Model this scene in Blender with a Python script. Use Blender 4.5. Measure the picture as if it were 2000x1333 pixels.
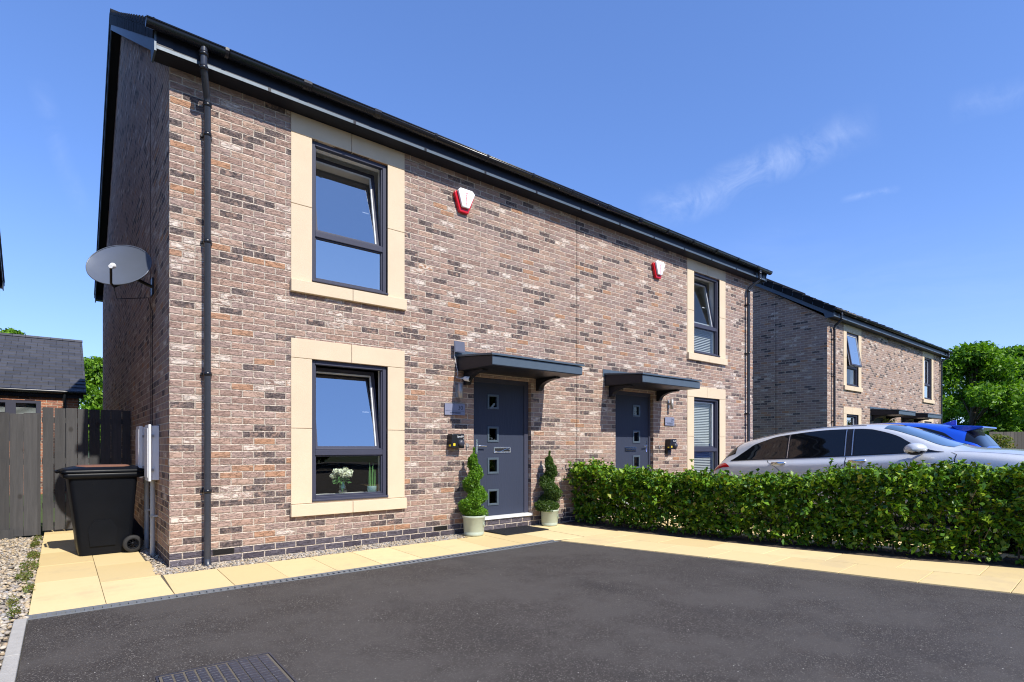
import bpy, bmesh, math, random
import numpy as np
from mathutils import Vector, Matrix, noise
for o in list(bpy.data.objects): bpy.data.objects.remove(o)
R = math.radians
S = bpy.context.scene
COL = S.collection
random.seed(7)
RNG = np.random.default_rng(7)

# ------------------------------------------------------------------ camera, sky, sun, exposure
cam_d = bpy.data.cameras.new('camera'); cam = bpy.data.objects.new('camera', cam_d); COL.objects.link(cam)
cam.location = (0, 0, 1.25); cam.rotation_euler = (R(90), 0, -math.atan2(.6293, .7773))
cam_d.sensor_width = 36; cam_d.lens = 1088 / 2000 * 36
cam_d.shift_x = 0; cam_d.shift_y = (873 - 666.5) / 2000
cam_d.clip_start = .05; cam_d.clip_end = 900
S.camera = cam
SUNV = Vector((.11, -1, .98)).normalized()
SKYK = (.94, 1.26, 1.98)
W = bpy.data.worlds.new("World"); S.world = W; W.use_nodes = True
nt = W.node_tree; bg = nt.nodes['Background']
sky = nt.nodes.new('ShaderNodeTexSky'); sky.sky_type = 'NISHITA'; sky.sun_disc = False
sky.sun_elevation = math.asin(SUNV.z); sky.sun_rotation = math.atan2(SUNV.x, SUNV.y)
sky.air_density = .95; sky.dust_density = 0; sky.ozone_density = 3.5; sky.altitude = 0
bg.inputs[1].default_value = .15
# thin cirrus in the sky
tc = nt.nodes.new('ShaderNodeTexCoord')
def wn(t, **k):
    n = nt.nodes.new(t)
    for a, b in k.items(): setattr(n, a, b)
    return n
def skydir(px, py):
    a = (px - 1000) / 1088; return Vector((.7773 * a + .6293, -.6293 * a + .7773, -(py - 873) / 1088)).normalized()
def vm(op, a, b=None):
    x = nt.nodes.new('ShaderNodeVectorMath'); x.operation = op
    nt.links.new(a, x.inputs[0])
    if b is not None: x.inputs[1].default_value = b
    return x
def ma(op, a, b=None):
    x = nt.nodes.new('ShaderNodeMath'); x.operation = op
    for i_, v in enumerate((a, b)):
        if v is None: continue
        if isinstance(v, (int, float)): x.inputs[i_].default_value = v
        else: nt.links.new(v, x.inputs[i_])
    return x.outputs[0]
def band(p, q, width, amp, stretch, sc):
    """a streak of cirrus along the great circle between two directions of the sky"""
    d1, d2 = skydir(*p), skydir(*q); n = d1.cross(d2).normalized(); mid = (d1 + d2).normalized(); al = n.cross(mid).normalized(); half = math.acos(d1.dot(d2)) / 2
    nzw = nt.nodes.new('ShaderNodeTexNoise'); nzw.inputs['Scale'].default_value = 9; nzw.inputs['Detail'].default_value = 4; nt.links.new(tc.outputs['Generated'], nzw.inputs['Vector'])
    across = ma('ADD', vm('DOT_PRODUCT', tc.outputs['Generated'], tuple(n)).outputs['Value'], ma('MULTIPLY', ma('SUBTRACT', nzw.outputs[0], .5), width * 1.3))
    along = vm('DOT_PRODUCT', tc.outputs['Generated'], tuple(al)).outputs['Value']; front = ma('GREATER_THAN', vm('DOT_PRODUCT', tc.outputs['Generated'], tuple(mid)).outputs['Value'], .3)
    m1 = ma('MAXIMUM', ma('SUBTRACT', 1., ma('DIVIDE', ma('ABSOLUTE', across), width)), 0.); m2 = ma('MAXIMUM', ma('SUBTRACT', 1., ma('POWER', ma('ABSOLUTE', ma('DIVIDE', along, half)), 4.)), 0.)
    t = nt.nodes.new('ShaderNodeTexNoise'); t.inputs['Scale'].default_value = sc; t.inputs['Detail'].default_value = 10; t.inputs['Roughness'].default_value = .68; t.inputs['Distortion'].default_value = 1.1
    mpp = nt.nodes.new('ShaderNodeMapping'); mpp.inputs['Scale'].default_value = stretch; nt.links.new(tc.outputs['Generated'], mpp.inputs[0]); nt.links.new(mpp.outputs[0], t.inputs['Vector'])
    tx = ma('MAXIMUM', ma('MULTIPLY', ma('SUBTRACT', t.outputs[0], .38), 3.2), 0.)
    return ma('MULTIPLY', ma('MULTIPLY', ma('MULTIPLY', m1, m2), ma('MULTIPLY', tx, front)), amp)
cl = band((1250, 425), (1720, 235), .034, .25, (1, 1, 1), 15)
cl = ma('ADD', cl, band((1640, 392), (1760, 370), .006, .18, (1, 1, 1), 20))
cl = ma('ADD', cl, band((70, 150), (165, 430), .014, .08, (1, 1, 1), 12))
cl = ma('ADD', cl, band((1850, 215), (2060, 150), .02, .10, (1, 1, 1), 14))
cl = ma('ADD', cl, band((1200, 560), (2100, 560), .10, .05, (1, 1, 5), 5))
sz = nt.nodes.new('ShaderNodeSeparateXYZ'); nt.links.new(tc.outputs['Generated'], sz.inputs[0])
cl = ma('ADD', cl, ma('MULTIPLY', ma('POWER', ma('MAXIMUM', ma('SUBTRACT', 1., ma('MULTIPLY', sz.outputs[2], 2.4)), 0.), 2.), .22))
mx = wn('ShaderNodeMix', data_type='RGBA'); mx.inputs['B'].default_value = (6, 6.6, 8, 1)
L = nt.links.new
gm = wn('ShaderNodeGamma'); gm.inputs[1].default_value = .72; L(sky.outputs[0], gm.inputs[0])
hs = wn('ShaderNodeMix', data_type='RGBA', blend_type='MULTIPLY'); hs.inputs['Factor'].default_value = 1; hs.inputs['B'].default_value = (SKYK[0], SKYK[1], SKYK[2], 1); L(gm.outputs[0], hs.inputs['A'])
L(cl, mx.inputs['Factor']); L(hs.outputs['Result'], mx.inputs['A']); L(mx.outputs['Result'], bg.inputs[0])
sd = bpy.data.lights.new('sun', 'SUN'); sun = bpy.data.objects.new('sun', sd); COL.objects.link(sun)
sd.energy = 5.0; sd.angle = R(.5); sd.color = (1, .955, .87)
sun.rotation_euler = SUNV.to_track_quat('Z', 'Y').to_euler(); sun.location = (3, -20, 20)
S.view_settings.view_transform = 'Standard'; S.view_settings.look = 'None'; S.view_settings.gamma = 1
S.view_settings.exposure = 0.27
S.render.engine = 'CYCLES'; S.cycles.filter_width = 1.1

# ------------------------------------------------------------------ materials
def new_mat(name):
    m = bpy.data.materials.new(name); m.use_nodes = True
    return m, m.node_tree, m.node_tree.nodes['Principled BSDF']
class G:
    """small helper for building node graphs"""
    def __init__(s, nt): s.nt = nt
    def n(s, t, **k):
        x = s.nt.nodes.new(t)
        for a, b in k.items(): setattr(x, a, b)
        return x
    def put(s, sock, v):
        if hasattr(v, 'is_output') or isinstance(v, bpy.types.NodeSocket): s.nt.links.new(v, sock)
        else: sock.default_value = v
    def m(s, op, a, b=None, c=None):
        x = s.n('ShaderNodeMath', operation=op); s.put(x.inputs[0], a)
        if b is not None: s.put(x.inputs[1], b)
        if c is not None: s.put(x.inputs[2], c)
        return x.outputs[0]
    def mix(s, f, a, b):
        x = s.n('ShaderNodeMix', data_type='RGBA'); s.put(x.inputs['Factor'], f); s.put(x.inputs['A'], a); s.put(x.inputs['B'], b)
        return x.outputs['Result']
    def noise(s, vec, scale, detail=3, rough=.5, dist=0):
        x = s.n('ShaderNodeTexNoise'); x.inputs['Scale'].default_value = scale; x.inputs['Detail'].default_value = detail
        x.inputs['Roughness'].default_value = rough; x.inputs['Distortion'].default_value = dist
        if vec is not None: s.put(x.inputs['Vector'], vec)
        return x.outputs[0]
    def ramp(s, f, pts, const=False):
        x = s.n('ShaderNodeValToRGB'); cr = x.color_ramp
        if const: cr.interpolation = 'CONSTANT'
        while len(cr.elements) < len(pts): cr.elements.new(.5)
        for e, (p, c) in zip(cr.elements, pts):
            e.position = p; e.color = (c[0], c[1], c[2], 1) if isinstance(c, tuple) else (c, c, c, 1)
        s.put(x.inputs[0], f); return x.outputs[0]
    def bump(s, h, st, dist, nrm=None):
        x = s.n('ShaderNodeBump'); x.inputs['Strength'].default_value = st; x.inputs['Distance'].default_value = dist
        s.put(x.inputs['Height'], h)
        if nrm is not None: s.put(x.inputs['Normal'], nrm)
        return x.outputs[0]
    def xyz(s, x, y, z):
        c = s.n('ShaderNodeCombineXYZ'); s.put(c.inputs[0], x); s.put(c.inputs[1], y); s.put(c.inputs[2], z); return c.outputs[0]
    def sep(s, v):
        c = s.n('ShaderNodeSeparateXYZ'); s.put(c.inputs[0], v); return c.outputs
    def sm(s, v, a, b):
        x = s.n('ShaderNodeMapRange', interpolation_type='SMOOTHSTEP'); s.put(x.inputs[0], v); x.inputs[1].default_value = a; x.inputs[2].default_value = b
        return x.outputs[0]
def rgb(*c): return (c[0], c[1], c[2], 1)

def simple(name, col, rough=.5, metal=0, var=.12, scale=6, bump=0, bscale=60, spec=.5, coat=0, stretch=None):
    m, nt, p = new_mat(name); g = G(nt)
    o = g.n('ShaderNodeTexCoord').outputs['Object']
    if stretch:
        mp = g.n('ShaderNodeMapping'); g.put(mp.inputs[0], o); mp.inputs['Scale'].default_value = stretch; o = mp.outputs[0]
    f = g.noise(o, scale, 5, .6)
    c = g.mix(f, rgb(*[x * (1 - var) for x in col]), rgb(*[min(1, x * (1 + var)) for x in col]))
    g.put(p.inputs['Base Color'], c); p.inputs['Metallic'].default_value = metal
    g.put(p.inputs['Roughness'], g.m('ADD', g.m('MULTIPLY', g.noise(o, scale * 3, 3), .16), rough - .08))
    p.inputs['Specular IOR Level'].default_value = spec; p.inputs['Coat Weight'].default_value = coat
    if bump: g.put(p.inputs['Normal'], g.bump(g.noise(o, bscale, 4), bump, .01))
    return m

def brick_material(name, red=False):
    m, nt, p = new_mat(name); g = G(nt)
    tc = g.n('ShaderNodeTexCoord').outputs['Object']; P = g.sep(tc)
    nrm = g.sep(g.n('ShaderNodeNewGeometry').outputs['Normal']); nx = g.m('GREATER_THAN', g.m('ABSOLUTE', nrm[0]), .5)
    u0 = g.m('ADD', g.m('MULTIPLY', P[0], g.m('SUBTRACT', 1., nx)), g.m('MULTIPLY', g.m('ADD', P[1], .37), nx))
    seed = g.m('ADD', g.m('MULTIPLY', nx, 17.3), g.m('MULTIPLY', g.n('ShaderNodeObjectInfo').outputs['Random'], 91.))
    uv = g.xyz(u0, P[2], seed)
    wob = g.m('SUBTRACT', g.noise(uv, 26, 3, .6), .5); wob2 = g.m('SUBTRACT', g.noise(g.xyz(P[2], u0, 3.1), 22, 3, .6), .5)
    u = g.m('ADD', u0, g.m('MULTIPLY', wob2, .011)); v = g.m('ADD', P[2], g.m('MULTIPLY', wob, .011))
    rv = g.m('DIVIDE', v, .075); row = g.m('FLOOR', rv); fv = g.m('SUBTRACT', rv, row)
    uu = g.m('ADD', g.m('DIVIDE', u, .232), g.m('MULTIPLY', g.m('MODULO', g.m('ADD', row, 200.), 2.), .5))
    col = g.m('FLOOR', uu); fu = g.m('SUBTRACT', uu, col)
    wnz = g.n('ShaderNodeTexWhiteNoise', noise_dimensions='3D'); g.put(wnz.inputs['Vector'], g.xyz(g.m('ADD', col, .5), g.m('ADD', row, .5), seed))
    h = wnz.outputs['Value']; hc = g.sep(wnz.outputs['Color'])
    du = g.m('MULTIPLY', g.m('MINIMUM', fu, g.m('SUBTRACT', 1., fu)), .232); dv = g.m('MULTIPLY', g.m('MINIMUM', fv, g.m('SUBTRACT', 1., fv)), .075)
    edge = g.m('MINIMUM', du, dv)
    en = g.m('ADD', edge, g.m('MULTIPLY', g.m('SUBTRACT', g.noise(uv, 95, 3, .7), .5), .0060))
    brick = g.sm(en, .0048, .0078)
    # main body colours
    if red:
        base = g.ramp(h, [(0, (.42, .17, .10)), (.35, (.50, .22, .13)), (.6, (.36, .15, .10)), (.85, (.16, .075, .06))], True)
    else:
        base = g.ramp(h, [(0, (.405, .262, .198)), (.18, (.365, .246, .196)), (.34, (.435, .292, .220)), (.50, (.325, .212, .168)), (.64, (.400, .280, .228)), (.78, (.350, .246, .206)), (.955, (.43, .235, .140))], True)
    big = g.noise(g.xyz(g.m('MULTIPLY', col, .3), g.m('MULTIPLY', row, .22), seed), 1.35, 2, .5)
    dprob = g.m('MULTIPLY', g.sm(big, .44, .70), .36)
    dark = g.m('LESS_THAN', hc[0], g.m('ADD', dprob, .045))
    if red: dark = g.m('MULTIPLY', dark, 0.)
    mott = g.noise(uv, 42, 5, .7)
    dcol = g.ramp(mott, [(.32, (.048, .038, .040)), (.50, (.120, .092, .086)), (.72, (.26, .19, .165))])
    c = g.mix(g.m('MULTIPLY', dark, g.sm(g.noise(uv, 12, 4, .7), .30, .50)), base, dcol)
    # pale limey smears inside some bricks
    pale = g.m('LESS_THAN', hc[1], .10); pm = g.m('MULTIPLY', pale, g.sm(g.noise(g.xyz(g.m('MULTIPLY', u0, .6), g.m('MULTIPLY', P[2], 1.3), seed), 19, 5, .65), .41, .52))
    pm = g.m('MULTIPLY', pm, g.sm(edge, .006, .02))
    if not red: c = g.mix(g.m('MULTIPLY', g.m('MULTIPLY', pm, g.m('SUBTRACT', 1., dark)), .85), c, rgb(.72, .62, .52))
    # mottling over everything, broad drift of bloom
    mm = g.m('ADD', .72, g.m('MULTIPLY', g.noise(uv, 38, 5, .7), .56))
    mc = g.n('ShaderNodeMix', data_type='RGBA', blend_type='MULTIPLY'); mc.inputs['Factor'].default_value = 1; g.put(mc.inputs['A'], c); g.put(mc.inputs['B'], g.xyz(mm, mm, mm)); c = mc.outputs['Result']
    c = g.mix(g.m('MULTIPLY', g.sm(g.noise(uv, .8, 4, .6), .45, .75), .18), c, rgb(.36, .29, .265))
    # engineering brick below damp course
    if not red:
        eng = g.m('LESS_THAN', v, .150)
        ecol = g.mix(hc[2], rgb(.068, .055, .066), rgb(.145, .125, .14))
        ecol = g.mix(g.m('MULTIPLY', g.sm(g.noise(uv, 30, 5, .7), .60, .70), .5), ecol, rgb(.5, .46, .46))
        c = g.mix(eng, c, ecol)
    mor = g.mix(g.noise(uv, 70, 4, .6), rgb(.52, .43, .34), rgb(.72, .61, .49))
    c = g.mix(brick, mor, c)
    g.put(p.inputs['Base Color'], c); p.inputs['Roughness'].default_value = .88; p.inputs['Specular IOR Level'].default_value = .25
    # relief: pillowed faces, creases, grit
    crease = g.m('ABSOLUTE', g.m('SUBTRACT', g.noise(g.xyz(g.m('MULTIPLY', u0, .8), g.m('MULTIPLY', P[2], 3.0), g.m('ADD', seed, g.m('MULTIPLY', h, 37.))), 13, 4, .62, .4), .5))
    cr = g.m('MULTIPLY', g.sm(crease, .0, .035), .65)
    hh = g.m('ADD', g.m('MULTIPLY', g.sm(en, .001, .010), 1.0), g.m('ADD', cr, g.m('MULTIPLY', g.noise(uv, 55, 4, .6), .45)))
    hh = g.m('ADD', hh, g.m('MULTIPLY', h, .5))
    g.put(p.inputs['Normal'], g.bump(hh, .9, .0085))
    return m

def tarmac_material():
    m, nt, p = new_mat('tarmac'); g = G(nt)
    o = g.n('ShaderNodeTexCoord').outputs['Object']
    v = g.n('ShaderNodeTexVoronoi'); v.inputs['Scale'].default_value = 190; g.put(v.inputs['Vector'], o)
    sp = g.sep(v.outputs['Color'])
    grit = g.ramp(sp[0], [(0, (.032, .027, .0235)), (.5, (.048, .041, .036)), (.9, (.072, .062, .055)), (.992, (.24, .22, .19))])
    v2 = g.n('ShaderNodeTexVoronoi'); v2.inputs['Scale'].default_value = 34; g.put(v2.inputs['Vector'], o)
    s2 = g.sep(v2.outputs['Color'])
    fleck = g.m('MULTIPLY', g.m('LESS_THAN', v2.outputs['Distance'], .13), g.m('GREATER_THAN', s2[0], .972))
    big = g.noise(o, 1.1, 5, .65); mid = g.noise(o, 5, 5, .7)
    c = g.mix(g.m('MULTIPLY', g.sm(big, .40, .62), .75), grit, rgb(.082, .073, .065))
    c = g.mix(g.m('MULTIPLY', g.sm(mid, .52, .78), .30), c, rgb(.062, .048, .040))
    c = g.mix(g.m('MULTIPLY', g.sm(g.noise(o, 2.1, 6, .7), .62, .74), .35), c, rgb(.026, .022, .021))
    P = g.sep(o)
    tyre = g.m('MULTIPLY', g.sm(g.m('ABSOLUTE', g.m('SUBTRACT', g.m('ABSOLUTE', g.m('SUBTRACT', g.m('ADD', P[0], g.m('MULTIPLY', P[1], .13)), 3.4)), .78)), .17, .05), g.sm(g.noise(o, 1.9, 4, .6), .4, .7))
    c = g.mix(g.m('MULTIPLY', tyre, .35), c, rgb(.028, .025, .024))
    c = g.mix(fleck, c, rgb(.55, .52, .47))
    g.put(p.inputs['Base Color'], c); g.put(p.inputs['Roughness'], g.m('ADD', .62, g.m('MULTIPLY', mid, .25))); p.inputs['Specular IOR Level'].default_value = .35
    hgt = g.m('ADD', g.m('MULTIPLY', v.outputs['Distance'], -1.), g.m('MULTIPLY', g.noise(o, 45, 4, .7), 1.4))
    g.put(p.inputs['Normal'], g.bump(g.noise(o, 2.5, 3, .5), .25, .02, g.bump(hgt, .5, .004)))
    return m

def slab_material():
    m, nt, p = new_mat('cream_paving'); g = G(nt)
    o = g.n('ShaderNodeTexCoord').outputs['Object']; r = g.n('ShaderNodeNewGeometry').outputs['Random Per Island']
    c = g.mix(r, rgb(.67, .51, .25), rgb(.79, .62, .33))
    c = g.mix(g.m('MULTIPLY', g.sm(g.noise(o, 3.5, 5, .65), .45, .75), .35), c, rgb(.70, .52, .26))
    c = g.mix(g.m('MULTIPLY', g.sm(g.noise(o, 16, 4, .7), .60, .78), .30), c, rgb(.60, .43, .22))
    c = g.mix(g.m('MULTIPLY', g.sm(g.noise(o, 130, 2, .6), .62, .74), .30), c, rgb(.50, .38, .24))
    c = g.mix(g.m('MULTIPLY', g.sm(g.noise(o, 1.3, 6, .7), .52, .70), .45), c, rgb(.54, .42, .25))
    g.put(p.inputs['Base Color'], c); p.inputs['Roughness'].default_value = .85; p.inputs['Specular IOR Level'].default_value = .2
    g.put(p.inputs['Normal'], g.bump(g.noise(o, 120, 5, .7), .35, .004))
    return m

def island(name, pts, rough=.7, transl=0, bump=0, spec=.3, nscale=40):
    m, nt, p = new_mat(name); g = G(nt)
    o = g.n('ShaderNodeTexCoord').outputs['Object']
    r = g.n('ShaderNodeNewGeometry').outputs['Random Per Island']
    c = g.ramp(r, pts)
    mm = g.m('ADD', .78, g.m('MULTIPLY', g.noise(o, nscale, 3, .6), .44))
    mc = g.n('ShaderNodeMix', data_type='RGBA', blend_type='MULTIPLY'); mc.inputs['Factor'].default_value = 1; g.put(mc.inputs['A'], c); g.put(mc.inputs['B'], g.xyz(mm, mm, mm)); c = mc.outputs['Result']
    g.put(p.inputs['Base Color'], c); p.inputs['Roughness'].default_value = rough; p.inputs['Specular IOR Level'].default_value = spec
    if transl:
        t = g.n('ShaderNodeBsdfTranslucent'); mx = g.n('ShaderNodeMixShader'); mx.inputs[0].default_value = transl
        tcx = g.n('ShaderNodeMix', data_type='RGBA', blend_type='MULTIPLY'); tcx.inputs['Factor'].default_value = 1; g.put(tcx.inputs['A'], c); tcx.inputs['B'].default_value = (1.5, 1.7, .5, 1)
        g.put(t.inputs[0], tcx.outputs['Result']); nt.links.new(p.outputs[0], mx.inputs[1]); nt.links.new(t.outputs[0], mx.inputs[2])
        nt.links.new(mx.outputs[0], nt.nodes['Material Output'].inputs[0])
    if bump: g.put(p.inputs['Normal'], g.bump(g.noise(o, 90, 3), bump, .004))
    return m

def glass_material(name, refl, tint):
    m, nt, p = new_mat(name); g = G(nt); nt.nodes.remove(p)
    gl = g.n('ShaderNodeBsdfGlossy'); gl.inputs['Roughness'].default_value = .004; gl.inputs['Color'].default_value = (1, .95, .88, 1)
    o = g.n('ShaderNodeTexCoord').outputs['Object']; g.put(gl.inputs['Normal'], g.bump(g.noise(o, 1.6, 2), .05, .02))
    tr = g.n('ShaderNodeBsdfTransparent'); tr.inputs[0].default_value = tint
    lw = g.n('ShaderNodeLayerWeight'); lw.inputs[0].default_value = .5
    f = g.m('MINIMUM', g.m('ADD', g.m('MULTIPLY', g.m('POWER', lw.outputs['Facing'], 4.), .9), refl + .05), 1.)
    mx = g.n('ShaderNodeMixShader'); g.put(mx.inputs[0], f); nt.links.new(tr.outputs[0], mx.inputs[1]); nt.links.new(gl.outputs[0], mx.inputs[2])
    nt.links.new(mx.outputs[0], nt.nodes['Material Output'].inputs[0])
    return m

def roof_material(k=1.):
    m, nt, p = new_mat('roof_tile'); g = G(nt)
    o = g.n('ShaderNodeTexCoord').outputs['Object']; P = g.sep(o)
    r = g.m('FLOOR', g.m('DIVIDE', P[1], .29)); uu = g.m('ADD', g.m('DIVIDE', P[0], .31), g.m('MULTIPLY', g.m('MODULO', g.m('ADD', r, 300.), 2.), .5))
    cl = g.m('FLOOR', uu); fu = g.m('SUBTRACT', uu, cl)
    w = g.n('ShaderNodeTexWhiteNoise', noise_dimensions='2D'); g.put(w.inputs['Vector'], g.xyz(cl, r, 0.))
    c = g.mix(w.outputs['Value'], rgb(.040 * k, .042 * k, .052 * k), rgb(.065 * k, .067 * k, .080 * k))
    c = g.mix(g.m('MULTIPLY', g.sm(g.noise(o, 9, 5, .7), .58, .74), .4), c, rgb(.14 * k, .14 * k, .15 * k))
    jt = g.sm(g.m('MINIMUM', fu, g.m('SUBTRACT', 1., fu)), .008, .03)
    c = g.mix(jt, rgb(.012, .012, .014), c)
    g.put(p.inputs['Base Color'], c); p.inputs['Roughness'].default_value = .7
    g.put(p.inputs['Normal'], g.bump(g.m('ADD', jt, g.noise(o, 30, 4)), .5, .006))
    return m

def wood_material(name, a, b, knot=True):
    m, nt, p = new_mat(name); g = G(nt)
    o = g.n('ShaderNodeTexCoord').outputs['Object']; r = g.n('ShaderNodeNewGeometry').outputs['Random Per Island']
    mp = g.n('ShaderNodeMapping'); g.put(mp.inputs[0], o); mp.inputs['Scale'].default_value = (9, 9, .55)
    off = g.xyz(g.m('MULTIPLY', r, 40.), 0., g.m('MULTIPLY', r, 23.)); ad = g.n('ShaderNodeVectorMath'); g.put(ad.inputs[0], mp.outputs[0]); g.put(ad.inputs[1], off)
    gr = g.noise(ad.outputs[0], 3.2, 7, .7, .8)
    c = g.mix(gr, rgb(*a), rgb(*b))
    rr = g.m('ADD', .72, g.m('MULTIPLY', r, .5)); mc = g.n('ShaderNodeMix', data_type='RGBA', blend_type='MULTIPLY'); mc.inputs['Factor'].default_value = 1; g.put(mc.inputs['A'], c); g.put(mc.inputs['B'], g.xyz(rr, rr, rr)); c = mc.outputs['Result']
    v = g.n('ShaderNodeTexVoronoi'); v.inputs['Scale'].default_value = 2.6; mp2 = g.n('ShaderNodeMapping'); g.put(mp2.inputs[0], o); mp2.inputs['Scale'].default_value = (1, 1, .7); g.put(v.inputs['Vector'], mp2.outputs[0])
    c = g.mix(g.m('MULTIPLY', g.m('SUBTRACT', 1., g.sm(v.outputs['Distance'], .04, .10)), .75), c, rgb(.02, .017, .015))
    c = g.mix(g.m('MULTIPLY', g.sm(g.noise(o, 1.6, 4, .6), .5, .72), .4), c, rgb(a[0] * .7, a[1] * .75, a[2] * .95))
    g.put(p.inputs['Base Color'], c); p.inputs['Roughness'].default_value = .8
    g.put(p.inputs['Normal'], g.bump(gr, .5, .006))
    return m

M = {}
M['brick'] = brick_material('stock_brick'); M['red_brick'] = brick_material('red_brick', True)
M['tarmac'] = tarmac_material(); M['slab'] = slab_material(); M['roof'] = roof_material(); M['roof_dark'] = roof_material(.22); M['roof_dark'].node_tree.nodes['Principled BSDF'].inputs['Specular IOR Level'].default_value = .1
M['stone'] = simple('cast_stone', (.64, .51, .35), .85, var=.11, scale=2.6, bump=.25, bscale=140)
M['anth'] = simple('anthracite_upvc', (.046, .048, .074), .55, var=.06, scale=20, spec=.3)
M['anth_in'] = simple('pale_upvc', (.68, .70, .72), .4)
M['door'] = simple('composite_door', (.035, .043, .070), .62, var=.06, spec=.22, bump=.35, bscale=55, stretch=(1, 1, .12))
M['black'] = simple('black_plastic', (.012, .012, .014), .32, var=.2)
M['gutter'] = simple('black_gutter', (.010, .010, .013), .28, var=.1)
M['fascia'] = simple('anthracite_board', (.014, .015, .022), .4, var=.08, spec=.25)
M['pipe'] = simple('dark_downpipe', (.035, .038, .048), .30, var=.12, scale=3)
M['lead'] = simple('canopy_sheet', (.080, .108, .138), .45, var=.15, scale=8, metal=.2)
M['white'] = simple('white_plastic', (.80, .80, .80), .4, var=.04)
M['offwhite'] = simple('meter_box_white', (.82, .82, .82), .45, var=.06)
M['greypipe'] = simple('grey_conduit', (.42, .44, .44), .45)
M['red'] = simple('alarm_red', (.55, .004, .012), .25, var=.1)
M['redtext'] = simple('red_lettering', (.75, .10, .13), .5)
M['chrome'] = simple('chrome', (.75, .75, .76), .12, metal=1, var=.02)
M['steel'] = simple('brushed_steel', (.38, .37, .36), .42, metal=.35, var=.1)
M['cell'] = simple('solar_cells', (.10, .105, .14), .4, var=.05)
M['sign'] = simple('slate_grey_acrylic', (.21, .22, .30), .30, var=.05)
M['signtext'] = simple('sign_lettering', (.03, .035, .06), .4)
M['yellow'] = simple('yellow_sticker', (.75, .55, .02), .5)
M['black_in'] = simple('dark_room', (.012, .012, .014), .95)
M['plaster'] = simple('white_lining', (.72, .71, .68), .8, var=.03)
M['blind'] = simple('blind_slat', (.40, .41, .41), .5, var=.04)
M['glass'] = glass_material('window_glass', .48, (.80, .84, .86, 1))
M['glass_low'] = glass_material('window_glass_plain', .01, (.86, .9, .9, 1))
M['dish'] = simple('satellite_grey', (.15, .17, .21), .34, var=.06, scale=3, metal=.35)
M['bin'] = simple('bin_black', (.0045, .0055, .008), .40, var=.3, scale=5, spec=.16)
M['rubber'] = simple('rubber', (.014, .014, .015), .75)
M['lidbrown'] = simple('brown_bin_inlay', (.20, .095, .06), .5)
M['concrete'] = simple('concrete_edging', (.42, .40, .36), .9, var=.2, scale=14, bump=.6, bscale=90)
M['channel'] = simple('drain_plastic', (.17, .18, .19), .5, var=.2, scale=12)
M['tray'] = simple('tray_cover_iron', (.035, .038, .055), .45, var=.3, scale=14, bump=.3)
M['grout'] = simple('sand_grime', (.13, .11, .08), .95, var=.35, scale=20, bump=.6)
M['mat'] = simple('rubber_doormat', (.020, .020, .024), .95, var=.3, scale=50, bump=1, bscale=260)
M['pot'] = simple('sage_glaze', (.42, .47, .37), .42, var=.05, scale=4)
M['soil'] = simple('bark_soil', (.045, .032, .022), .95, var=.6, scale=22, bump=1, bscale=45)
M['bark'] = simple('bark', (.10, .075, .05), .9, var=.4, scale=18, bump=1)
M['grass'] = simple('grass_ground', (.06, .10, .025), .95, var=.5, scale=3, bump=1, bscale=30)
M['pebble'] = island('pebbles', [(0, (.19, .17, .15)), (.25, (.36, .31, .25)), (.45, (.52, .40, .24)), (.6, (.29, .28, .28)), (.8, (.58, .50, .39)), (1, (.34, .25, .16))], .75, bump=.3)
M['gravelbed'] = simple('gravel_bed', (.20, .17, .13), .95, var=.5, scale=40, bump=1, bscale=70)
M['hedge'] = island('hornbeam_leaf', [(0, (.035, .10, .008)), (.35, (.080, .19, .010)), (.7, (.150, .285, .012)), (.95, (.25, .34, .02)), (1, (.24, .19, .03))], .42, .10, spec=.45)
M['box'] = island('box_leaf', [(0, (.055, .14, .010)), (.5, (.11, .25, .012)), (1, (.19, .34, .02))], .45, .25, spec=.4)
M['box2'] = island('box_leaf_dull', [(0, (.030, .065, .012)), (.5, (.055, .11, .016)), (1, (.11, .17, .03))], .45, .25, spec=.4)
M['tree'] = island('tree_leaf', [(0, (.055, .135, .010)), (.5, (.115, .245, .016)), (1, (.22, .37, .03))], .5, .28, nscale=.7)
M['tree2'] = island('tree_leaf_dark', [(0, (.025, .065, .010)), (.6, (.045, .115, .014)), (1, (.08, .17, .02))], .5, .25, nscale=.7)
M['weed'] = island('weed', [(0, (.09, .14, .02)), (.6, (.16, .20, .04)), (1, (.22, .15, .05))], .6, .3)
M['fence'] = wood_material('dark_stained_timber', (.022, .022, .024), (.088, .085, .087))
M['fence2'] = wood_material('weathered_timber', (.06, .05, .04), (.14, .12, .10))
M['petal'] = simple('cream_petal', (.80, .82, .62), .6)
M['stem'] = simple('plant_green', (.08, .20, .05), .5)
M['teal'] = simple('teal_pot', (.16, .27, .27), .5)
M['vase'] = glass_material('vase_glass', .08, (.75, .85, .78, 1))
def car_paint(name, col, metal):
    m, nt, p = new_mat(name); g = G(nt); o = g.n('ShaderNodeTexCoord').outputs['Object']
    c = g.mix(g.noise(o, 900, 1), rgb(*[x * .92 for x in col]), rgb(*[min(1, x * 1.08) for x in col]))
    g.put(p.inputs['Base Color'], c); p.inputs['Metallic'].default_value = metal; p.inputs['Roughness'].default_value = .34
    p.inputs['Coat Weight'].default_value = .9; p.inputs['Coat Roughness'].default_value = .03
    return m
M['silver'] = car_paint('silver_paint', (.66, .67, .685), .22); M['blue'] = car_paint('blue_paint', (.006, .085, .62), .3)
M['carglass'] = simple('tinted_glass', (.005, .006, .008), .03, var=.02, spec=.5, coat=.3); 
M['screen'] = simple('windscreen_glass', (.05, .09, .12), .03, var=.02, spec=1.0, coat=1)
M['shut'] = simple('shut_line', (.008, .008, .009), .8)
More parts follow.
